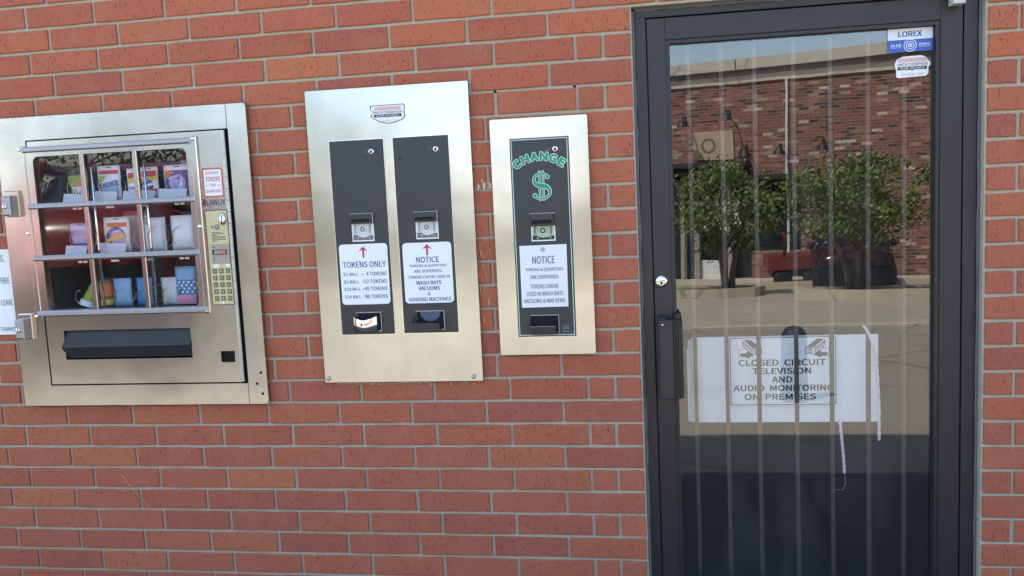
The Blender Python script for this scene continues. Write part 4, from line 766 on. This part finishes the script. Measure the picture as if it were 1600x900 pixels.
for x, z in ((0.85, 4.72), (2.1, 4.82), (2.55, 3.85), (3.5, 3.85), (4.6, 3.9), (7.5, 4.0), (10.5, 4.0)):
    m = MB(); m.tube([(x, 0.0, z - .1), (x, .25, z + .12), (x, .5, z + .1), (x, .62, z - .02)], .025, 6); m.lathe((x, .64, z - .12), [(.16, -.05), (.12, .06), (.05, .14)], 10, 'z'); lb(m, 'gooseneck_lamp', 'lamp_black')
# islands with kerbs
def island(pts, z):
    m = MB(); n = len(pts); cx = sum(p_[0] for p_ in pts) / n; cy = sum(p_[1] for p_ in pts) / n; k = .93
    inn = [(cx + (x - cx) * k, cy + (y - cy) * k) for x, y in pts]
    m.add([(x, y, gz(y) - .1) for x, y in pts] + [(x, y, gz(y) + .20) for x, y in pts] + [(x, y, gz(y) + .20) for x, y in inn] + [(x, y, gz(y) + .05) for x, y in inn], [(i + a * n, (i + 1) % n + a * n, (i + 1) % n + (a + 1) * n, i + (a + 1) * n) for a in range(3) for i in range(n)])
    m.build('kerb', 'kerb_concrete', kind='structure'); m = MB(); m.add([(x, y, gz(y) + .15) for x, y in inn], [tuple(range(n))]); m.build('planting_bed', 'soil', kind='structure')
island([(-3, -17.6), (-3, -16.1), (1.2, -15.6), (2.0, -15.8), (2.3, -16.6), (1.8, -17.4)], 0); island([(2.7, -15.4), (2.6, -14.4), (3.4, -13.8), (5.0, -13.3), (9, -12.6), (9, -14.2)], 0)
m = MB()
m.add([(-4, -20.6, -1.40), (12, -18.2, -1.20), (12, -18.2, -1.05), (-4, -20.6, -1.25), (-4, -25.0, -1.55), (12, -22.0, -1.4)], [(0, 1, 2, 3), (3, 2, 5, 4)]); m.build('walkway', 'kerb_concrete', kind='structure')
def tree(label, x, y, h, rx, rz, n, mat, stems=3, seed=1, leaf=.085):
    r = random.Random(seed); z = gz(y) + .08; t = thing('leafy_tree', label, 'tree', (x, y, z), 'trees across the lot'); tops = []
    m = MB()
    for i in range(stems):
        a = 2 * math.pi * i / stems + r.uniform(-.4, .4); P = [(x + .10 * math.cos(a), y + .10 * math.sin(a), z)]; 
        for k in range(1, 6): f = k / 5; P.append((x + (.1 + rx * .45 * f ** 1.5) * math.cos(a) + r.uniform(-.05, .05), y + (.1 + rx * .45 * f ** 1.5) * math.sin(a) + r.uniform(-.05, .05), z + h * .72 * f))
        m.tube(P, 1, 7, True, [.075, .065, .055, .042, .03, .018]); tops += P[2:]
        for q in range(4): b0 = P[r.randrange(2, 5)]; b1 = (x + r.uniform(-1, 1) * rx * .8, y + r.uniform(-1, 1) * rx * .8, z + h * r.uniform(.55, .95)); m.tube([b0, tuple((b0[j] + b1[j]) / 2 + (.1 if j == 2 else 0) for j in range(3)), b1], 1, 5, True, [.03, .02, .008]); tops.append(b1)
    m.build('trunk', 'bark', t, True)
    cl = []
    for i in range(46):
        while True:
            u, v, w = r.uniform(-1, 1), r.uniform(-1, 1), r.uniform(-1, 1)
            if .25 < u * u + v * v + w * w < 1: break
        cl.append((x + u * rx, y + v * rx, z + h - rz + w * rz, r.uniform(.25, .5) * rx * .62))
    m = MB()
    for i in range(n):
        c = cl[r.randrange(len(cl))]; p_ = Vector((r.gauss(0, 1), r.gauss(0, 1), r.gauss(0, .8))); p_ = p_ * (c[3] * .55) + Vector(c[:3])
        d = Vector((r.gauss(0, 1), r.gauss(0, 1), r.gauss(0, 1))).normalized(); e_ = d.orthogonal().normalized() * leaf * r.uniform(.6, 1.3) * .5; g_ = d.cross(e_).normalized() * leaf * r.uniform(.4, .8) * .5
        m.add([p_ - e_, p_ + g_, p_ + e_, p_ - g_], [(0, 1, 2, 3)])
    m.build('crown', mat, t, kind='stuff'); return t
tree('small leafy tree at the left end of the far planted island', 1.5, -16.7, 2.75, 1.05, .95, 5200, 'leaf', 3, 4, .09)
tree('wide leafy tree with several stems on the island near the lot', 3.75, -14.7, 2.6, 1.3, .78, 6800, 'leaf', 4, 9, .09)
tree('narrow leafy tree at the right end of the island', 5.45, -13.7, 2.9, .75, 1.0, 2800, 'leaf', 3, 14, .09)
tree('dark tree at the far left side of the lot', -14.0, -19.0, 6.5, 3.0, 2.6, 6500, 'leaf_dark', 2, 21, .13)
tree('dark bushy tree behind the red car', -9.5, -21.0, 5.6, 2.6, 2.3, 6000, 'leaf_dark', 2, 25, .13)
# unseen pale building and hedge, added to mirror bright and dark in the steel
pb = thing('added_pale_building', 'long low pale stucco building added at the left for the steel to reflect', 'building', (-14, -36, -1.65))
m = MB(); m.plate(-34, -2.5, -1.65, 3.4, -36.3, -36.0, [(-30 + 4 * i, -28.2 + 4 * i, -.7, 1.2) for i in range(6)]); m.build('wall', 'stucco', pb); m = MB(); m.box(-34, -2.5, -44, -36.9, -1.65, 3.4); m.build('rear_block', 'stucco', pb)
for i in range(6): m = MB(); m.box(-30 + 4 * i, -28.2 + 4 * i, -36.25, -36.2, -.7, 1.2); m.build('window', 'car_glass', pb)
m = MB(); m.box(-34.2, -2.3, -44.2, -35.8, 3.4, 3.6); m.build('roof', 'coping', pb)
r = random.Random(3); m = MB()
for i in range(12000):
    p_ = Vector((r.uniform(-30, -2.2), -33.5 + r.gauss(0, .35), -1.65 + r.uniform(0, 1.0) ** .8 * 1.75)); d = Vector((r.gauss(0, 1), r.gauss(0, 1), r.gauss(0, 1))).normalized(); e_ = d.orthogonal() * .15; g_ = d.cross(e_).normalized() * .10
    m.add([p_ - e_, p_ + g_, p_ + e_, p_ - g_], [(0, 1, 2, 3)])
o = m.build('added_hedge', 'leaf_dark', None, kind='stuff')  # added foliage row, tall enough to mirror as a dark band in the steel

def car(name, label, paint, loc, rz, glass='car_glass', H=1.62, zs=1.0):
    t = thing(name, label, 'car', loc, 'cars parked on the lot'); t.rotation_euler.z = rz
    def pt(mb, nm, mat, smooth=False, par=None): mb.v = [(a, b, c * zs) for a, b, c in mb.v]; o = mb.build(nm, mat, None, smooth); o.parent = par or t; return o
    # lofted body: local +x is the front
    st = [(-2.2, .55, .45, .80), (-2.15, .80, .32, .98), (-1.9, .88, .24, 1.04), (-1.2, .91, .22, 1.04), (-.3, .92, .22, 1.02), (.6, .92, .22, 1.04), (1.1, .91, .22, 1.06), (1.6, .88, .24, 1.04), (2.05, .82, .30, .98), (2.2, .70, .40, .86)]
    def loft(stn, n=20, ex=3.2):
        mb = MB(); vs = []
        for x, hw, za, zb in stn:
            for j in range(n):
                a = 2 * math.pi * j / n; c, s2 = math.cos(a), math.sin(a)
                vs.append((x, hw * math.copysign(abs(c) ** (2 / ex), c), (za + zb) / 2 + (zb - za) / 2 * math.copysign(abs(s2) ** (2 / ex), s2)))
        k = len(stn); mb.add(vs, [(i * n + j, i * n + (j + 1) % n, (i + 1) * n + (j + 1) % n, (i + 1) * n + j) for i in range(k - 1) for j in range(n)] + [tuple(range(n)), tuple(range((k - 1) * n, k * n))]); return mb
    pt(loft(st), 'body', paint, True)
    pt(loft([(-2.0, .70, .9, 1.02), (-1.7, .74, .9, H - .16), (-1.2, .72, .9, H - .06), (-.4, .70, .9, H - .03), (.2, .69, .9, H - .08), (.75, .72, .9, 1.22), (1.12, .76, .9, .98)], 20, 3.6), 'cabin_glass', glass, True)
    m = loft([(-1.62, .60, H - .17, H - .10), (-1.2, .70, H - .10, H), (-.4, .69, H - .07, H + .02), (.15, .66, H - .12, H - .04), (.28, .55, H - .16, H - .10)], 16, 3); pt(m, 'roof', paint, True)
    m = MB()
    for s in (1, -1):
        for P in ([(1.10, .80, .98), (.70, .74, 1.26), (.22, .66, H - .07)], [(-.35, .76, 1.0), (-.4, .71, H - .06)], [(-1.85, .76, 1.0), (-1.62, .66, H - .12)]): m.tube([(x, y_ * s, z) for x, y_, z in P], .04, 6)
    pt(m, 'pillar', paint, True)
    for x in (-1.35, 1.32):
        for s in (1, -1):
            w = MB(); w.v = []; q = MB(); q.lathe((0, 0, 0), [(.20, -.1), (.31, -.1), (.335, -.06), (.335, .06), (.31, .1), (.20, .1)], 20); q.v = [(x + a * zs, .80 * s + b, .335 + c) for a, b, c in q.v]; wo = pt(q, 'wheel', 'tyre', True)
            q = MB(); q.lathe((0, 0, 0), [(.0, s * .07), (.06, s * .085), (.19, s * .06), (.21, s * .09)], 16); q.v = [(x + a * zs, .80 * s + b, .335 + c) for a, b, c in q.v]; pt(q, 'rim', 'rim', True, wo)
    for s in (1, -1):
        q = MB(); q.lathe((2.02, .58 * s, .70), [(.0, .12), (.08, .10), (.13, .04), (.14, -.05)], 14, 'x'); pt(q, 'headlight', 'lamp_glass', True)
        q = MB(); q.tube([(.85, .86 * s, 1.02), (.85, 1.0 * s, 1.06)], .09, 8); pt(q, 'mirror', paint, True)
    q = MB(); q.box(1.9, 2.26, -.84, .84, .24, .60 if zs == 1 else .70, .03); pt(q, 'bumper', 'plastic_black'); return t
car('parked_car', 'large bright red car with a black bumper parked facing the vending machine', 'car_red', (-5.7, -6.6, -0.22), math.radians(78), zs=1.7, H=1.27)
car('parked_car', 'dark maroon car parked nose in at the far brick building', 'car_maroon', (4.75, -20.4, gz(-20.4) + .03), math.radians(97), H=1.35)
tz = gz(-20.2) + .03
ut = thing('utility_trailer', 'low red utility trailer with an upright red post before the brick building', 'trailer', (3.45, -20.4, tz))
q = MB(); q.box(2.75, 4.12, -21.0, -19.8, tz + .42, tz + .76, .02); q.build('trailer_bed', 'trailer_red', ut)
q = MB(); q.tube([(3.12, -19.85, tz + .76), (3.12, -19.85, tz + 1.32), (3.06, -19.85, tz + 1.36)], .035, 8); q.build('mast', 'trailer_red', ut, True)
q = MB(); q.box(2.85, 4.02, -20.9, -19.9, tz + .25, tz + .42); q.build('chassis', 'plastic_black', ut)
for x in (3.1, 3.8): q = MB(); q.lathe((x, -19.9, tz + .22), [(.10, -.07), (.22, -.07), (.22, .07), (.10, .07)], 16); q.build('wheel', 'tyre', ut, True)
# short dark post near the photographer's side of the lot
ps = MB(); ps.lathe((0.93, -3.05, 0.0), [(.085, 0.0), (.085, .40), (.075, .45), (.05, .485), (.0, .50)], 20, 'z'); tag(ps.build('bollard', 'gasket', None, True), 'short dark round topped bollard out in the lot', 'bollard')
